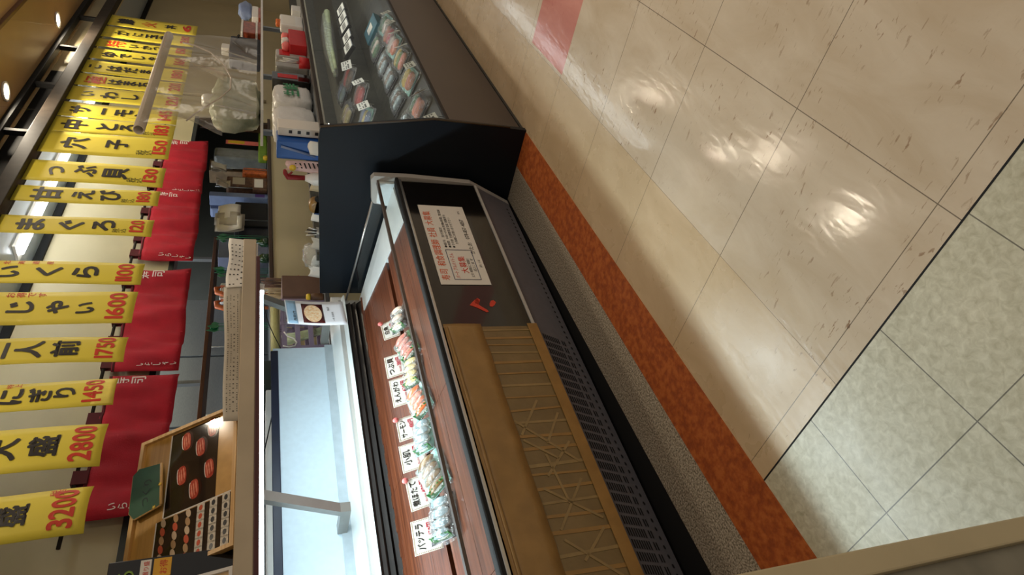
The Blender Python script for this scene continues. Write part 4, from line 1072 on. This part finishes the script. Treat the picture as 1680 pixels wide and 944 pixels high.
# ================================================================== HANGING RAIL AND BANNERS
YR = 2.25
rl = thing('hanging_rail', 'dark hanging ladder rail carrying the yellow banners below the ceiling', 'rail', (3.2, YR, 2.522))
MB().box((-1.5, YR-.045, 2.522), (10.3, YR+.03, 2.60), .004).build('lower_bar', M_rail, rl)
MB().box((-1.5, YR-.035, 2.735), (10.3, YR+.02, 2.772), .004).build('upper_bar', M_black, rl)
xp = 6.62
while xp > 1.0:
    MB().box((xp-.016, YR-.02, 2.60), (xp+.016, YR+.015, 2.735)).build('post', M_black, rl); xp -= .75
for xp in (7.37, 8.12, 8.87): MB().box((xp-.016, YR-.02, 2.60), (xp+.016, YR+.015, 2.735)).build('post', M_black, rl)
for xp in (1.2, 3.6, 6.0, 8.4): MB().box((xp-.02, YR-.02, 2.772), (xp+.02, YR+.01, 2.80)).build('ceiling_bracket', M_black, rl)

ZB0, ZB1 = 1.816, 2.524
def banner(X0, X1, chars, price, px_c, px_h, lab, small=None, curl=.012, red=(), phase=0, furi=None, tilt=0.0, extra=None):
    cx = (X0+X1)/2
    t = thing('price_banner', lab, 'banner', (cx, YR, ZB0), 'yellow price banners on the rail')
    def D(p):       # gentle curl of the paper, stronger to the free end
        k = (ZB1-p.z)/(ZB1-ZB0); u = (p.x-cx)/(X1-X0)*2
        return Vector((p.x+tilt*(ZB1-p.z), p.y-curl*k*k*(1-u*u)*.9+curl*.4*math.sin(k*5+phase)*k, p.z))
    MB().slab(lambda u, v: D(Vector((X0+(X1-X0)*u, YR, ZB0+(ZB1-ZB0)*v))), 6, 18, (0, .0012, 0)).build('paper', M_yel, t)
    sc = lambda x: (py(x+2, 0, YR)-py(x-2, 0, YR)).length/4
    def lay(lst, name, m, bold):
        q = MB()
        for ch, xc, sp, off in lst:
            yc = 400
            # photo row -> height on the banner plane, at the banner's own place along the rail
            z = zrow(xc, cx); d = zrow(xc-sp/2, cx)-zrow(xc+sp/2, cx)
            put_char(q, ch, (cx+off*(X1-X0), YR-.0018, z), XP, ZP, d*1.12, bold)
        q.xf(D); q.build(name, m, t)
    lay([(c, x, s_, o) for c, x, s_, o in chars if (c, x) not in red], 'lettering', M_ink, .038)
    rr = [(c, x, s_, o) for c, x, s_, o in chars if (c, x) in red]
    if rr: lay(rr, 'red_lettering', M_red, .016)
    q = MB(); zc = zrow(px_c, cx); h = zrow(px_c-px_h/2, cx)-zrow(px_c+px_h/2, cx)
    put_text(q, price, (cx+(X1-X0)*.02, YR-.0018, zc-h/2), XP, ZP, h*1.35, .03, width=(X1-X0)*(.84 if len(price) > 3 else .72), center=True)
    q.xf(D); q.build('price', M_red, t)
    if small:
        q = MB()
        for k, ch in enumerate('税込'):
            put_char(q, ch, (X0+(X1-X0)*.22, YR-.0018, zrow(small+k*(11 if small > 180 else 8), cx)), XP, ZP, (X1-X0)*.22, .004)
        q.xf(D); q.build('tax_note', MATS.get('olive_print') or mat('olive_print', rgb(96, 92, 20), .6), t)
    if furi:
        q = MB()
        for k, ch in enumerate(furi[0]):
            put_char(q, ch, (X1-(X1-X0)*.10, YR-.0018, zrow(furi[1]+k*furi[2], cx)), XP, ZP, (X1-X0)*.17, .01)
        q.xf(D); q.build('furigana', M_red, t)
    if extra: extra(t, D)
    return t
def zrow(x, X):
    """height on the banner plane (at distance X along it) seen in photo row x"""
    lo, hi = 1.0, 3.2
    for _ in range(40):
        m_ = (lo+hi)/2; d = Vector((X, YR, m_))-CAM
        v = 840+F_PX*d.dot(CD)/d.dot(CF)
        if v > x: lo = m_
        else: hi = m_
    return (lo+hi)/2
def patch(t, D):
    MB().slab(lambda u, v: D(Vector((2.055+.135*u, YR-.0010, ZB0+.004+.075*v))), 4, 4, (0, -.0006, 0)).build('price_patch', mat('pale_yellow_patch', rgb(246, 226, 104), .6), t)
B = banner
B(1.468, 1.657, [('大', -22, 44, 0), ('盛', 22, 46, 0)], '3200', 104, 42, 'yellow banner reading 盛 3200, nearest on the rail', furi=('税込', 84, 9), curl=.03)
B(1.751, 1.954, [('大', 2, 52, 0), ('盛', 72, 48, 0)], '2800', 135, 38, 'yellow banner reading 大盛 2800', curl=.022, phase=1)
B(2.050, 2.196, [('に', 18, 44, 0), ('ぎ', 66, 38, 0), ('り', 108, 36, 0)], '1450', 153, 32, 'yellow banner reading にぎり 1450', curl=.02, furi=('特上', 10, 14), extra=patch)
B(2.308, 2.466, [('二', -5, 44, 0), ('人', 48, 44, 0), ('前', 108, 42, 0)], '1750', 172, 30, 'yellow banner reading 人前 1750', curl=.018, phase=2)
B(2.556, 2.786, [('じ', 34, 44, .02), ('ゃ', 94, 44, 0), ('い', 142, 34, -.05)], '1600', 190, 30, 'yellow banner reading じゃい 1600', furi=('お得です', 8, 18), phase=.5)
B(2.852, 3.028, [('い', 16, 40, 0), ('く', 80, 44, 0), ('ら', 141, 44, 0)], '1100', 204, 27, 'yellow banner reading いくら 1100', furi=('北海道産', 5, 24), phase=3)
B(3.270, 3.436, [('ま', 50, 48, 0), ('ぐ', 117, 42, 0), ('ろ', 171, 40, 0)], '120', 224, 23, 'yellow banner reading まぐろ 120', 192, phase=1.4)
B(3.580, 3.745, [('甘', 77, 46, 0), ('え', 136, 36, .05), ('び', 180, 36, .05)], '180', 235, 22, 'yellow banner reading 甘えび 180', 206)
B(3.805, 4.046, [('つ', 93, 34, .0), ('ぶ', 140, 38, .05), ('貝', 190, 40, .0)], '130', 246, 22, 'yellow banner reading つぶ貝 130', 218, phase=2.2)
B(4.150, 4.436, [('穴', 122, 42, 0), ('子', 192, 36, .05)], '150', 262, 22, 'yellow banner reading 穴子 150', 234)
B(4.440, 4.655, [('中', 122, 40, 0), ('と', 176, 36, 0), ('ろ', 212, 32, 0)], '183', 264, 24, 'yellow banner reading 中とろ 183', 240, phase=1)
B(4.668, 4.893, [('サ', 132, 34, 0), ('ー', 170, 30, 0), ('モ', 203, 32, 0), ('ン', 232, 24, 0)], '145', 270, 22, 'yellow banner reading サーモン, partly behind the white pipe')
B(4.935, 5.170, [('い', 145, 24, 0), ('わ', 180, 30, 0), ('し', 214, 28, 0)], '120', 282, 20, 'yellow banner reading いわし behind the pipe', phase=2)
B(5.196, 5.416, [('極', 157, 34, 0), ('は', 189, 24, 0), ('ま', 212, 24, 0), ('ち', 236, 24, 0)], '200', 286, 20, 'yellow banner reading はまち under one red character', red={('極', 157)})
B(5.443, 5.690, [('こ', 156, 22, 0), ('は', 188, 26, 0), ('だ', 214, 24, 0), ('ま', 238, 20, 0)], '180', 290, 18, 'yellow banner reading こはだ among the far ones')
B(5.738, 5.956, [('ゆ', 180, 26, 0), ('で', 206, 20, 0), ('し', 228, 20, 0), ('ゃ', 250, 18, 0)], '160', 294, 18, 'yellow banner starting with ゆ among the far ones', phase=1)
B(6.008, 6.188, [('特', 190, 30, 0), ('い', 220, 18, 0), ('か', 240, 18, 0), ('つ', 258, 16, 0)], '150', 296, 16, 'yellow banner with a red first character, third from the far end', red={('特', 190)})
B(6.248, 6.514, [('か', 200, 24, 0), ('に', 226, 18, 0), ('玉', 249, 20, 0), ('巻', 272, 20, 0)], '280', 303, 14, 'yellow banner reading かに玉巻, second from the far end')
B(6.552, 6.824, [('鯵', 207, 26, 0), ('火', 245, 24, 0), ('丼', 280, 18, 0)], '6', 306, 14, 'yellow banner with a red character in its middle, at the far end', red={('火', 245)})

# ================================================================== RED CURTAIN OVER THE HATCH
YN_ = 2.985
rd = tag(MB().tube([(1.9, YN_+.01, 2.085), (6.2, YN_+.01, 2.085)], .009, 10).build('curtain_rod', M_rail), 'thin dark rod holding the red shop curtains over the hatch', 'rod')
def noren(X0, X1, lab, l_txt, r_txt, phase, ztop=2.045, zbot=1.70):
    t = thing('shop_curtain', lab, 'curtain', ((X0+X1)/2, YN_, zbot), 'red shop curtains over the hatch')
    n = 5
    def f_(u, v): return Vector((X0+(X1-X0)*u, YN_+.020*math.sin(u*15+phase)*(1-.6*v)+.007*math.sin(u*31+v*3)+.005*math.sin(u*53+phase*3-v*5), zbot+(ztop-zbot)*v+.006*math.sin(u*7+phase)*(1-v)))
    MB().slab(f_, 40, 8, (0, .002, 0)).build('cloth', M_noren, t)
    w_ = (X1-X0)/n
    for k in range(n):
        xa = X0+w_*(k+.12); xb = xa+w_*.42
        q = MB(); q.prism_x([(YN_-.002, ztop-.012), (YN_-.004, 2.10), (YN_+.024, 2.10), (YN_+.022, ztop-.012), (YN_+.018, ztop-.012), (YN_+.020, 2.096), (YN_, 2.096), (YN_+.002, ztop-.012)], xa, xb)
        q.build('loop', M_noren2, t)
    MB().slab(lambda u, v: f_(u, .955+.04*v)-Vector((0, .0012, 0)), 40, 1, (0, .0006, 0)).build('hem_band', M_noren2, t)
    q = MB()
    def chars(s_, x, z0, st, size):
        for k, ch in enumerate(s_):
            z = z0-st*k; u = (x-X0)/(X1-X0); v = (z-zbot)/(ztop-zbot)
            put_char(q, ch, f_(u, v)-Vector((0, .003, 0)), XP, ZP, size, .015)
    chars(r_txt, X1-.06, ztop-.065, .085, .082)
    chars(l_txt, X0+.05, ztop-.14, .043, .046)
    q.build('lettering', M_whtxt, t); return t
noren(5.005, 5.92, 'red cloth curtain panel at the far end, partly behind the vinyl', 'いらしゃい', '寿司', .5)
noren(4.075, 4.995, 'red cloth curtain panel seen beside the つぶ貝 and 甘えび banners', 'いらしゃい', '寿司', 1.8)
noren(2.985, 3.93, 'red cloth curtain panel in the middle, below the いくら banner', 'いらしゃい', '寿司', 2.6)
noren(2.02, 2.945, 'dark folded red curtain panel at the near end above the menu board', 'いらしゃい', '寿司', 4.0)

# ================================================================== WHITE PIPE WITH VINYL SHEET
YP_ = 1.62
pa, pb = py(228, 213, YP_), py(277, 58, YP_)
zc = (pa.z+pb.z)/2
vp = thing('vinyl_screen', 'clear vinyl sheet hanging from a pale grey pipe over the dark case', 'vinyl screen', ((pa.x+pb.x)/2, YP_, 1.27))
q = MB()
n = 20; r0, r1 = .026, .021
o_ = []
for (x, r) in ((pa.x, r1), (pa.x, r0), (pb.x, r0), (pb.x, r1)):
    o_ += [Vector((x, YP_+r*math.cos(2*math.pi*k/n), zc+r*math.sin(2*math.pi*k/n))) for k in range(n)]
q.add(o_, [(i*n+k, i*n+(k+1) % n, ((i+1) % 4)*n+(k+1) % n, ((i+1) % 4)*n+k) for i in range(4) for k in range(n)], True)
pipe = q.build('pipe', mat('pale_grey_pipe', rgb(196, 184, 166), .4, var=.04), vp)
rp = random.Random(5)
def vin(u, v, ph=0, amp=.05, x0=pa.x+.03, x1=pb.x-.02, zb=1.285):
    x = x0+(x1-x0)*u+.05*math.sin(v*3+ph)*v
    z = zc-(zc-zb)*v
    return Vector((x, YP_-.028-amp*v*(.6+math.sin(u*11+ph+2.0*v))-.018*math.sin(u*37+v*6+ph)*v, z))
MB().grid(lambda u, v: vin(u, v), 70, 30).build('sheet', M_vinyl, vp)
MB().grid(lambda u, v: vin(.06+u*.72, v, 2.1, .10, zb=1.45), 50, 24).build('loose_fold', M_vinyl, vp)
hem = [(300, 70), (318, 74), (345, 86), (366, 104), (379, 128), (378, 146), (362, 160), (336, 176), (318, 188), (306, 198)]
MB().tube([py(x, y, YP_-.13+.012*i) for i, (x, y) in enumerate(hem)], .0045, 6).build('hem', film('vinyl_hem', (.8, .78, .72), .5, .2, haze=.6, hazecol=(.72, .64, .56)), vp)
for xx in (pa.x+.12, pb.x-.10): MB().tube([(xx, YP_, zc+.02), (xx, YP_, CEIL)], .0007, 5).build('hanging_wire', film('thin_line', (.9, .9, .9), .05, .3) if 'thin_line' not in MATS else MATS['thin_line'], vp)

# ================================================================== KITCHEN BEYOND THE HATCH
ZK = 1.195
kt = thing('kitchen_counter', 'dark steel counter behind the serving hatch', 'counter', (3.5, 3.5, 0))
MB().box((.5, 3.16, 1.165), (6.9, 3.75, 1.195), .003).build('top', M_steel, kt)
MB().box((.55, 3.2, .02), (6.85, 3.72, 1.165)).build('cabinet', M_kwall, kt)
cb = thing('steel_cabinet', 'tall stainless steel cabinet at the back of the kitchen', 'cabinet', (3.0, 4.1, 0))
MB().box((1.2, 4.05, 0), (4.9, 4.49, 2.2)).build('carcass', M_steel, cb)
for k in range(5):
    d_ = MB().box((1.23+.735*k, 4.03, .1), (1.23+.735*k+.715, 4.05, 2.15), .004).build('door', M_steel, cb)
    MB().tube([(1.30+.735*k, 4.02, 1.45), (1.30+.735*k, 4.005, 1.50), (1.30+.735*k, 4.005, 1.62), (1.30+.735*k, 4.02, 1.67)], .007, 6).build('handle', M_silver, d_)
sh = thing('wooden_shelf', 'brown wooden shelf high on the kitchen side of the hatch', 'shelf', (3.4, 3.5, 1.54))
MB().box((2.0, 3.42, 1.600), (5.0, 3.70, 1.625), .003).build('board', wood_mat('shelf_brown', rgb(78, 44, 20), rgb(110, 66, 32), .5), sh)
for xx in (2.1, 3.4, 4.85): MB().box((xx, 3.55, 1.625), (xx+.03, 3.58, 2.66)).build('hanger', M_steel, sh)
def kbox(name, lab, cat, x0, x1, y0, y1, Y, dep, m, bev=.004, base=True, label=None, grp=None):
    """photo rows x0..x1 (top..bottom), columns y0..y1"""
    a_, b_ = py(x0, y0, Y), py(x1, y1, Y)
    zb = ZK+.0005 if base else b_.z
    t = thing(name, lab, cat, ((a_.x+b_.x)/2, Y, zb), grp)
    MB().box((b_.x, Y, zb), (a_.x, Y+dep, a_.z), bev).build('body', m, t)
    if label:
        h = a_.z-zb; w_ = a_.x-b_.x
        MB().box((b_.x+w_*.15, Y-.002, zb+h*label[1]), (b_.x+w_*.85, Y-.0002, zb+h*label[2])).build('label', label[0], t)
    return t
Yk = 3.22
kbox('brown_packet', 'brown food packet piled behind the hatch sill', 'food packet', 372, 441, 288, 308, Yk, .12, M_brown, .02, label=(M_paperg, .55, .85))
kbox('orange_packet', 'orange red packet behind the hatch next to the brown packet', 'food packet', 398, 441, 274, 287, Yk, .10, M_oranges, .02)
kbox('dark_packet', 'dark packet with white label leaning at the hatch', 'food packet', 415, 441, 291, 312, Yk-.05, .04, M_brown, .008, label=(M_paper, .3, .9))
kbox('brown_carton', 'brown carton at the back of the packet pile under the curtain', 'box', 345, 441, 262, 286, Yk+.16, .14, mat('brown_carton', rgb(126, 104, 76), .6, var=.3, scale=12), .004, label=(M_paperg, .6, .85))
kbox('grey_bag', 'grey translucent bag standing behind the hatch sill', 'bag', 352, 441, 240, 262, Yk, .14, mat('grey_film_bag', rgb(112, 116, 112), .3, var=.2, scale=14, bump=.5, bscale=20), .03)
kbox('price_sign', 'yellow and pink price sign lying above the grey bag', 'sign', 371, 416, 229, 239, Yk+.02, .004, M_pinkc, .001, label=(M_yelp, .55, .95))
t = kbox('lime_bottle', 'lime green bottle with yellow cap at the far side of the hatch', 'bottle', 424, 441, 216, 262, Yk-.03, .05, M_lime, .015)
q = py(437, 262, Yk-.05); MB().lathe((q.x, Yk-.05, ZK+.01), [(.001, 0), (.028, 0), (.028, .03), (.001, .03)], 12, Matrix.Rotation(math.pi/2, 3, 'X')).build('cap', M_yelp, t)
kbox('lavender_box', 'lavender blue flat box with purple print behind the hatch', 'box', 344, 442, 314, 326, Yk, .10, M_ltblue, label=(mat('purple_print', rgb(84, 60, 130), .5), .05, .22))
kbox('blue_cloth', 'pale blue folded cloth under the curtain behind the hatch', 'cloth', 346, 392, 327, 344, Yk+.12, .10, M_ltblue, .02, base=True)
t = kbox('black_crate', 'black crate standing in the middle of the hatch', 'crate', 386, 441, 331, 372, Yk, .20, M_slot, .01)
kbox('navy_box', 'dark navy box right beside the black crate', 'box', 392, 428, 373, 391, Yk+.02, .16, M_dk, .004)
kbox('blue_grey_box', 'blue grey carton left of the navy box behind the hatch', 'box', 360, 428, 392, 424, Yk+.04, .16, mat('blue_grey_card', rgb(116, 124, 150), .5), .004)
# order slips on a green clip
def slips(lab, x0, x1, y0, y1, Y, n, seed):
    r = random.Random(seed); a_, b_ = py(x0, y0, Y), py(x1, y1, Y)
    t = thing('order_slips', lab, 'order slips', ((a_.x+b_.x)/2, Y, ZK))
    for k in range(n):
        xa = b_.x+(a_.x-b_.x)*r.uniform(0, .5); xb = xa+(a_.x-b_.x)*r.uniform(.35, .5); zt = a_.z-.03*r.random(); zb = b_.z+.05*r.random(); s_ = r.uniform(-.05, .05)
        MB().slab(lambda u, v: Vector((xa+(xb-xa)*u+s_*v, Y-.006*k+.012*math.sin(v*4+k), zb+(zt-zb)*v)), 3, 6, (0, .0008, 0)).build('slip', M_paper if k % 2 else M_paperg, t)
    MB().tube([((a_.x+b_.x)/2, Y+.01, ZK), ((a_.x+b_.x)/2, Y+.01, a_.z)], .004, 6).build('spike', M_steel, t)
    return t
slips('bunch of white order slips on a spike before the black crate', 354, 402, 334, 384, Yk-.06, 6, 4)
slips('smaller bunch of white slips on the packet pile behind the hatch', 347, 376, 263, 284, Yk-.02, 4, 9)
slips('white slips standing on the brown packet at the hatch', 354, 378, 294, 316, Yk-.05, 3, 2)
def leafbunch(lab, x, y, Y, m, seed):
    p = py(x, y, Y); r = random.Random(seed)
    t = thing('plastic_leaves', lab, 'plastic leaves', (p.x, Y, ZK))
    for k in range(5):
        xx = p.x+r.uniform(-.05, .05); h = r.uniform(.02, .06)
        q = MB(); n = 7
        pts = [Vector((xx-.012, Y, ZK)), Vector((xx+.012, Y, ZK))]
        q.prism_o([(xx-.001, Y+.004*k, ZK), (xx+.001, Y+.004*k, ZK), (xx+.002, Y+.004*k, p.z-.03), (xx+.022, Y+.004*k, p.z), (xx+.010, Y+.004*k, p.z+h*.6), (xx, Y+.004*k, p.z+h), (xx-.008, Y+.004*k, p.z+h*.5), (xx-.02, Y+.004*k, p.z), (xx-.002, Y+.004*k, p.z-.03)], (0, .0015, 0))
        q.build('leaf', m, t)
leafbunch('green plastic leaves below the order slips', 366, 388, Yk-.10, M_leaf2, 1)
leafbunch('green plastic leaves behind the white order sheet', 362, 446, Yk-.02, M_leaf2, 2)
leafbunch('bright green leaves above the long price list', 352, 532, Yk-.02, M_leaf2, 3)
for i, yy in enumerate((475, 498)):
    p = py(356, yy, Yk-.02)
    t = thing('shrimp_sample', ['orange shrimp sample above the price list, right one', 'orange shrimp sample above the price list, left one'][i], 'food sample', (p.x, Yk, ZK))
    MB().tube([(p.x-.03, Yk, ZK+.004), (p.x-.035, Yk, p.z-.05), (p.x-.01, Yk, p.z), (p.x+.035, Yk, p.z+.008), (p.x+.05, Yk, p.z-.02)], [.012, .018, .02, .016, .006], 10).build('body', M_oranges, t)
    MB().prism_o([(p.x+.045, Yk, p.z-.03), (p.x+.07, Yk, p.z-.05), (p.x+.075, Yk, p.z-.02), (p.x+.05, Yk, p.z-.012)], (0, .006, 0)).build('tail', M_salm, t)
kbox('white_tray', 'white plastic tray upright between the two shrimp samples', 'tray', 362, 441, 464, 490, Yk+.05, .06, M_whitep, .012)
for i, (ya, yb, xt) in enumerate(((374, 386, 380), (388, 402, 372))):
    p0, p1 = py(xt, ya, Yk-.07), py(441, yb, Yk-.07)
    xm = py(420, (ya+yb)/2+18, Yk-.07).x; r_ = .04
    t = thing('green_bottle', ['dark green glass bottle at the hatch sill, farther one', 'dark green glass bottle at the hatch sill, nearer one'][i], 'bottle', (xm-.09*i, Yk-.07, ZK), 'green bottles')
    xm -= .09*i
    MB().lathe((xm, Yk-.07, ZK+.0005), [(.036, 0), (.038, .01), (.038, .05), (.016, .075), (.014, .10)], 16).build('bottle', mat('green_glass', rgb(18, 58, 34), .1, coat=.5) if 'green_glass' not in MATS else MATS['green_glass'], t)
    MB().lathe((xm, Yk-.07, ZK+.10), [(.016, 0), (.016, .012), (.012, .014)], 12).build('cap', M_yelp, t)

# ------------------------------------------------------------------ preparation table behind the open case
tb = thing('prep_table', 'steel preparation table behind the open sushi case', 'table', L((-1.4, 1.35, 0)), None, TH)
WORLD[tb.name] = Vector((-1.4, 1.35, 0))
MB().box((XN, 1.02, .87), (.40, 1.36, .90), .004).build('top', M_steel, tb)
for xx in (XN+.05, .34):
    for yy in (1.06, 1.31): MB().tube([(xx, yy, 0), (xx, yy, .87)], .018, 10).build('leg', M_steel, tb)
def lbox(name, lab, cat, x0, x1, y0, y1, Y, dep, m, bev=.004, zb=.9005):
    a_, b_ = lyy(x0, y0, Y), lyy(x1, y1, Y)
    t = lthing(name, lab, cat, ((a_.x+b_.x)/2, Y, zb))
    MB().box((b_.x, Y, zb), (a_.x, Y+dep, a_.z), bev).build('body', m, t); return t, b_.x, a_.x, a_.z
lbox('foam_box', 'long white foam box just behind the cool-lit white panel', 'box', 436, 450, 640, 944, 1.10, .22, M_whitep, .006)
lbox('dark_box', 'dark green crate beside the long white foam box', 'crate', 428, 450, 592, 636, 1.14, .2, mat('dark_green_crate', rgb(30, 44, 38), .6), .006)
# lavender crate with leek leaves in it
a_, b_ = lyy(462, 492, 1.06), lyy(575, 571, 1.06)
t = lthing('lavender_crate', 'lavender slatted crate at the far end of the cool-lit white panel', 'crate', ((a_.x+b_.x)/2, 1.06, .9005))
q = MB(); zt = a_.z
for k in range(4):
    z = .905+(zt-.905)*k/3.3; q.box((b_.x, 1.055, z), (a_.x, 1.07, z+.026)); q.box((b_.x, 1.30, z), (a_.x, 1.315, z+.026))
    q.box((b_.x, 1.07, z), (b_.x+.014, 1.30, z+.026)); q.box((a_.x-.014, 1.07, z), (a_.x, 1.30, z+.026))
for xx in (b_.x, (a_.x+b_.x)/2-.012, a_.x-.024):
    for yy in (1.053, 1.295): q.box((xx, yy, .9005), (xx+.024, yy+.022, zt+.01))
q.box((b_.x, 1.06, .901), (a_.x, 1.31, .912)); q.build('slats', M_lav, t)
rl_ = MB().tube([(a_.x-.03, 1.10, zt+.038), (b_.x-.16, 1.10, zt+.038)], .026, 12).xf(L).build('bamboo_roll', mat('pale_bamboo', rgb(178, 176, 116), .5, var=.2, stretch=(1, 40, 40)))
tag(rl_, 'pale bamboo mat roll lying across the top of the lavender crate', 'mat')
t2_ = lthing('leek_bundle', 'pale green leeks standing in the lavender crate', 'vegetable', ((a_.x+b_.x)/2, 1.18, .913))
for k in range(6): MB().tube([((a_.x+b_.x)/2+.008*k-.02, 1.12, .915), ((a_.x+b_.x)/2+.022*k-.06, 1.17+.01*k, zt-.005)], [.008, .013], 8).build('leek', MATS['pale_green'], t2_)
# string loop, cable, chopstick packs, box with yellow cap
lp = [(466, 545), (472, 552), (482, 556), (487, 562), (484, 568), (474, 570), (464, 568)]
tag(MB().tube([lyy(x, y, 1.035) for x, y in lp], .004, 6).xf(L).build('string_loop', M_whitep), 'white string loop hanging on the lavender crate', 'string')
cbp = [(430, 497), (433, 504), (440, 530), (450, 552), (462, 575), (466, 590), (458, 640), (447, 680), (436, 730), (428, 770)]
tag(MB().tube([lyy(x, y, 1.0+.0*i) for i, (x, y) in enumerate(cbp)], .0028, 6).xf(L).build('power_cord', M_slot), 'thin black cord sagging from the canopy behind the case', 'cord')
t, a0, a1, zt = lbox('brown_box', 'brown carton by the canopy end with a yellow lidded jar in front', 'box', 462, 560, 452, 486, 1.10, .2, mat('mauve_brown_card', rgb(112, 86, 72), .6, var=.12, scale=8), .004)
q = lyy(505, 488, 1.05)
t = lthing('yellow_jar', 'small jar with yellow lid before the brown carton', 'jar', (q.x, 1.05, .9005))
MB().lathe((q.x, 1.05, .901), [(.02, 0), (.026, .01), (.026, q.z-.94), (.02, q.z-.915)], 14).build('jar', M_brown, t)
MB().lathe((q.x, 1.05, q.z-.014), [(.022, 0), (.022, .016), (.016, .024)], 14).build('lid', M_yelp, t)
for i, (ya, yb, xt, m, lab) in enumerate(((455, 470, 424, M_brown, 'bundle of brown wooden sticks standing by the canopy end'), (472, 486, 430, mat('pale_stick', rgb(168, 146, 108), .6, var=.2), 'bundle of pale chopsticks standing next to the brown sticks'))):
    a_, b_ = lyy(xt, ya, 1.28), lyy(xt, yb, 1.28); r = random.Random(i)
    t = lthing('stick_bundle', lab, 'sticks', ((a_.x+b_.x)/2, 1.28, .9005))
    for k in range(9):
        x0 = b_.x+(a_.x-b_.x)*k/8
        MB().tube([(x0, 1.28+.012*(k % 3), .902), (x0+r.uniform(-.02, .02), 1.28+.012*(k % 3), a_.z-r.uniform(0, .05))], .006, 5).build('stick', m, t)
    MB().tube([(b_.x-.01, 1.272, 1.02), (a_.x+.01, 1.272, 1.02)], .004, 5).build('band', M_redp, t)

# ================================================================== NEAR PANEL AT THE LEFT EDGE OF THE VIEW
pn = thing('partition_panel', 'cream edged grey stone partition panel at the near left corner', 'partition', (-.35, .475, 0))
MB().box((-1.0, .465, 0), (.163, .485, 1.02)).build('panel', M_stone, pn)
MB().box((.163, .459, 0), (.1875, .491, 1.03), .002).build('edge_post', M_cream, pn)
MB().box((-1.0, .459, 1.02), (.163, .491, 1.03), .002).build('top_cap', M_cream, pn)
MB().box((-1.0, .455, 0), (.132, .465, 1.0)).build('dark_inset', M_slot, pn)

# ================================================================== CEILING LAMPS
def downlight(X, Y, deep, lab, pw):
    zc_ = CEIL-.012 if Y > 1.76 else CEIL
    t = thing('ceiling_downlight', lab, 'ceiling lamp', (X, Y, zc_), 'round ceiling downlights')
    d = .05 if deep else .012
    MB().lathe((X, Y, zc_), [(.060, 0), (.064, -d), (.052, -d), (.046, -.002)], 24).build('ring', M_whitep if not deep else M_black, t)
    MB().lathe((X, Y, zc_-.006), [(.001, -.002), (.045, -.002), (.045, .004), (.001, .004)], 20).build('lamp', M_lamp, t)
    l = area('downlight_beam', (X, Y, zc_-d-.004), (0, 0, 0), .09, .09, pw, (1.0, .86, .66), 'DISK'); return t
dl = pz(10, 150, CEIL-.02); dm = pz(95, 33, CEIL-.02)
downlight(dl.x, dl.y, False, 'glowing downlight in the soffit, nearer of the two in view', 12)
downlight(dm.x, dm.y, False, 'glowing downlight in the soffit, farther of the two in view', 12)
for X, lab in ((3.0, 'deep black downlight above the open case end'), (3.95, 'deep black downlight over the near end of the dark case'), (1.9, 'deep black downlight above the open sushi case')):
    downlight(X, 1.70, True, lab, 3.5)
KX0 = py(45, 418, 2.80).x
ft = thing('kitchen_lamp', 'long bluish fluorescent fitting on the kitchen ceiling', 'ceiling lamp', (3.6, 2.80, 2.66))
MB().box((KX0, 2.74, 2.645), (6.4, 2.86, 2.66)).build('fitting', M_whitep, ft)
MB().tube([(KX0+.02, 2.80, 2.628), (6.38, 2.80, 2.628)], .016, 10).build('tube', M_tube2, ft)
f2 = thing('added_lane_lamp', 'added fluorescent fitting, out of view behind the hanging rail', 'ceiling lamp', (4.4, 2.40, 2.66))  # added, unseen lamp that brightens the wall below the hatch
MB().box((2.6, 2.372, 2.652), (6.6, 2.43, 2.66)).build('fitting', M_whitep, f2)
MB().tube([(2.62, 2.402, 2.640), (6.58, 2.402, 2.640)], .012, 10).build('tube', mat('added_lane_glow', (.96, .97, .94), .5, emis=26, var=.0), f2)
pw_ = tag(MB().tube([(7.06, YB-.02, 1.2), (7.06, YB-.02, 2.66)], .018, 10).build('wall_pipe', M_cream), 'cream pipe running down the far back wall', 'pipe')

# small cards tucked along the top edge of the navy panel
rq = random.Random(11)
for i, (xx, yy, h, m, lab) in enumerate(((514, 246, .06, M_paper, 'white card tucked beside the blue bin on the panel edge'), (516, 306, .05, M_cream, 'cream card right behind the spray bottle on the panel edge'), (517, 356, .045, M_paper, 'white card between the tape dispenser and pen cup'),
        (517, 402, .05, M_paperg, 'grey card left of the pen cup on the panel edge'), (515, 448, .07, M_paper, 'white card at the rear corner of the navy panel'))):
    p = px(xx, yy, 2.885)
    t = thing('edge_card', lab, 'card', (2.885, p.y, ZE), 'cards on the panel edge')
    f_ = lambda u, v: Vector((2.885+.02*v+.004*math.sin(u*4), p.y-.035+.07*u, ZE+.0005+(p.z+h*.28*(.5+abs(math.sin(yy*1.7+u*3)))-ZE)*v))
    MB().slab(f_, 4, 4, (.001, 0, 0)).build('card', m, t)

# large translucent bag on the upper shelf behind the vinyl
a_, b_ = py(436, 208, 1.84), py(352, 128, 1.84)
t = thing('produce_bag', 'large misty bag of pale greens on the upper shelf behind the vinyl', 'bag', ((a_.x+b_.x)/2, 1.85, ZU))
MB().blob((0, 0, 0), ((b_.x-a_.x)/2, .075, (b_.z-ZU)/2), nu=20, nv=12, e=.6, noise=.09).xf(lambda q: q+Vector(((a_.x+b_.x)/2, 1.86, (b_.z+ZU)/2))).build('bag', mat('misty_bag', rgb(176, 178, 158), .35, var=.25, scale=9, bump=.8, bscale=18, c2=rgb(128, 136, 112)), t)
MB().blob((0, 0, 0), (.06, .04, .05), noise=.12).xf(lambda q: q+Vector(((a_.x+b_.x)/2, 1.86, b_.z+.01))).build('knot', M_bag, t)
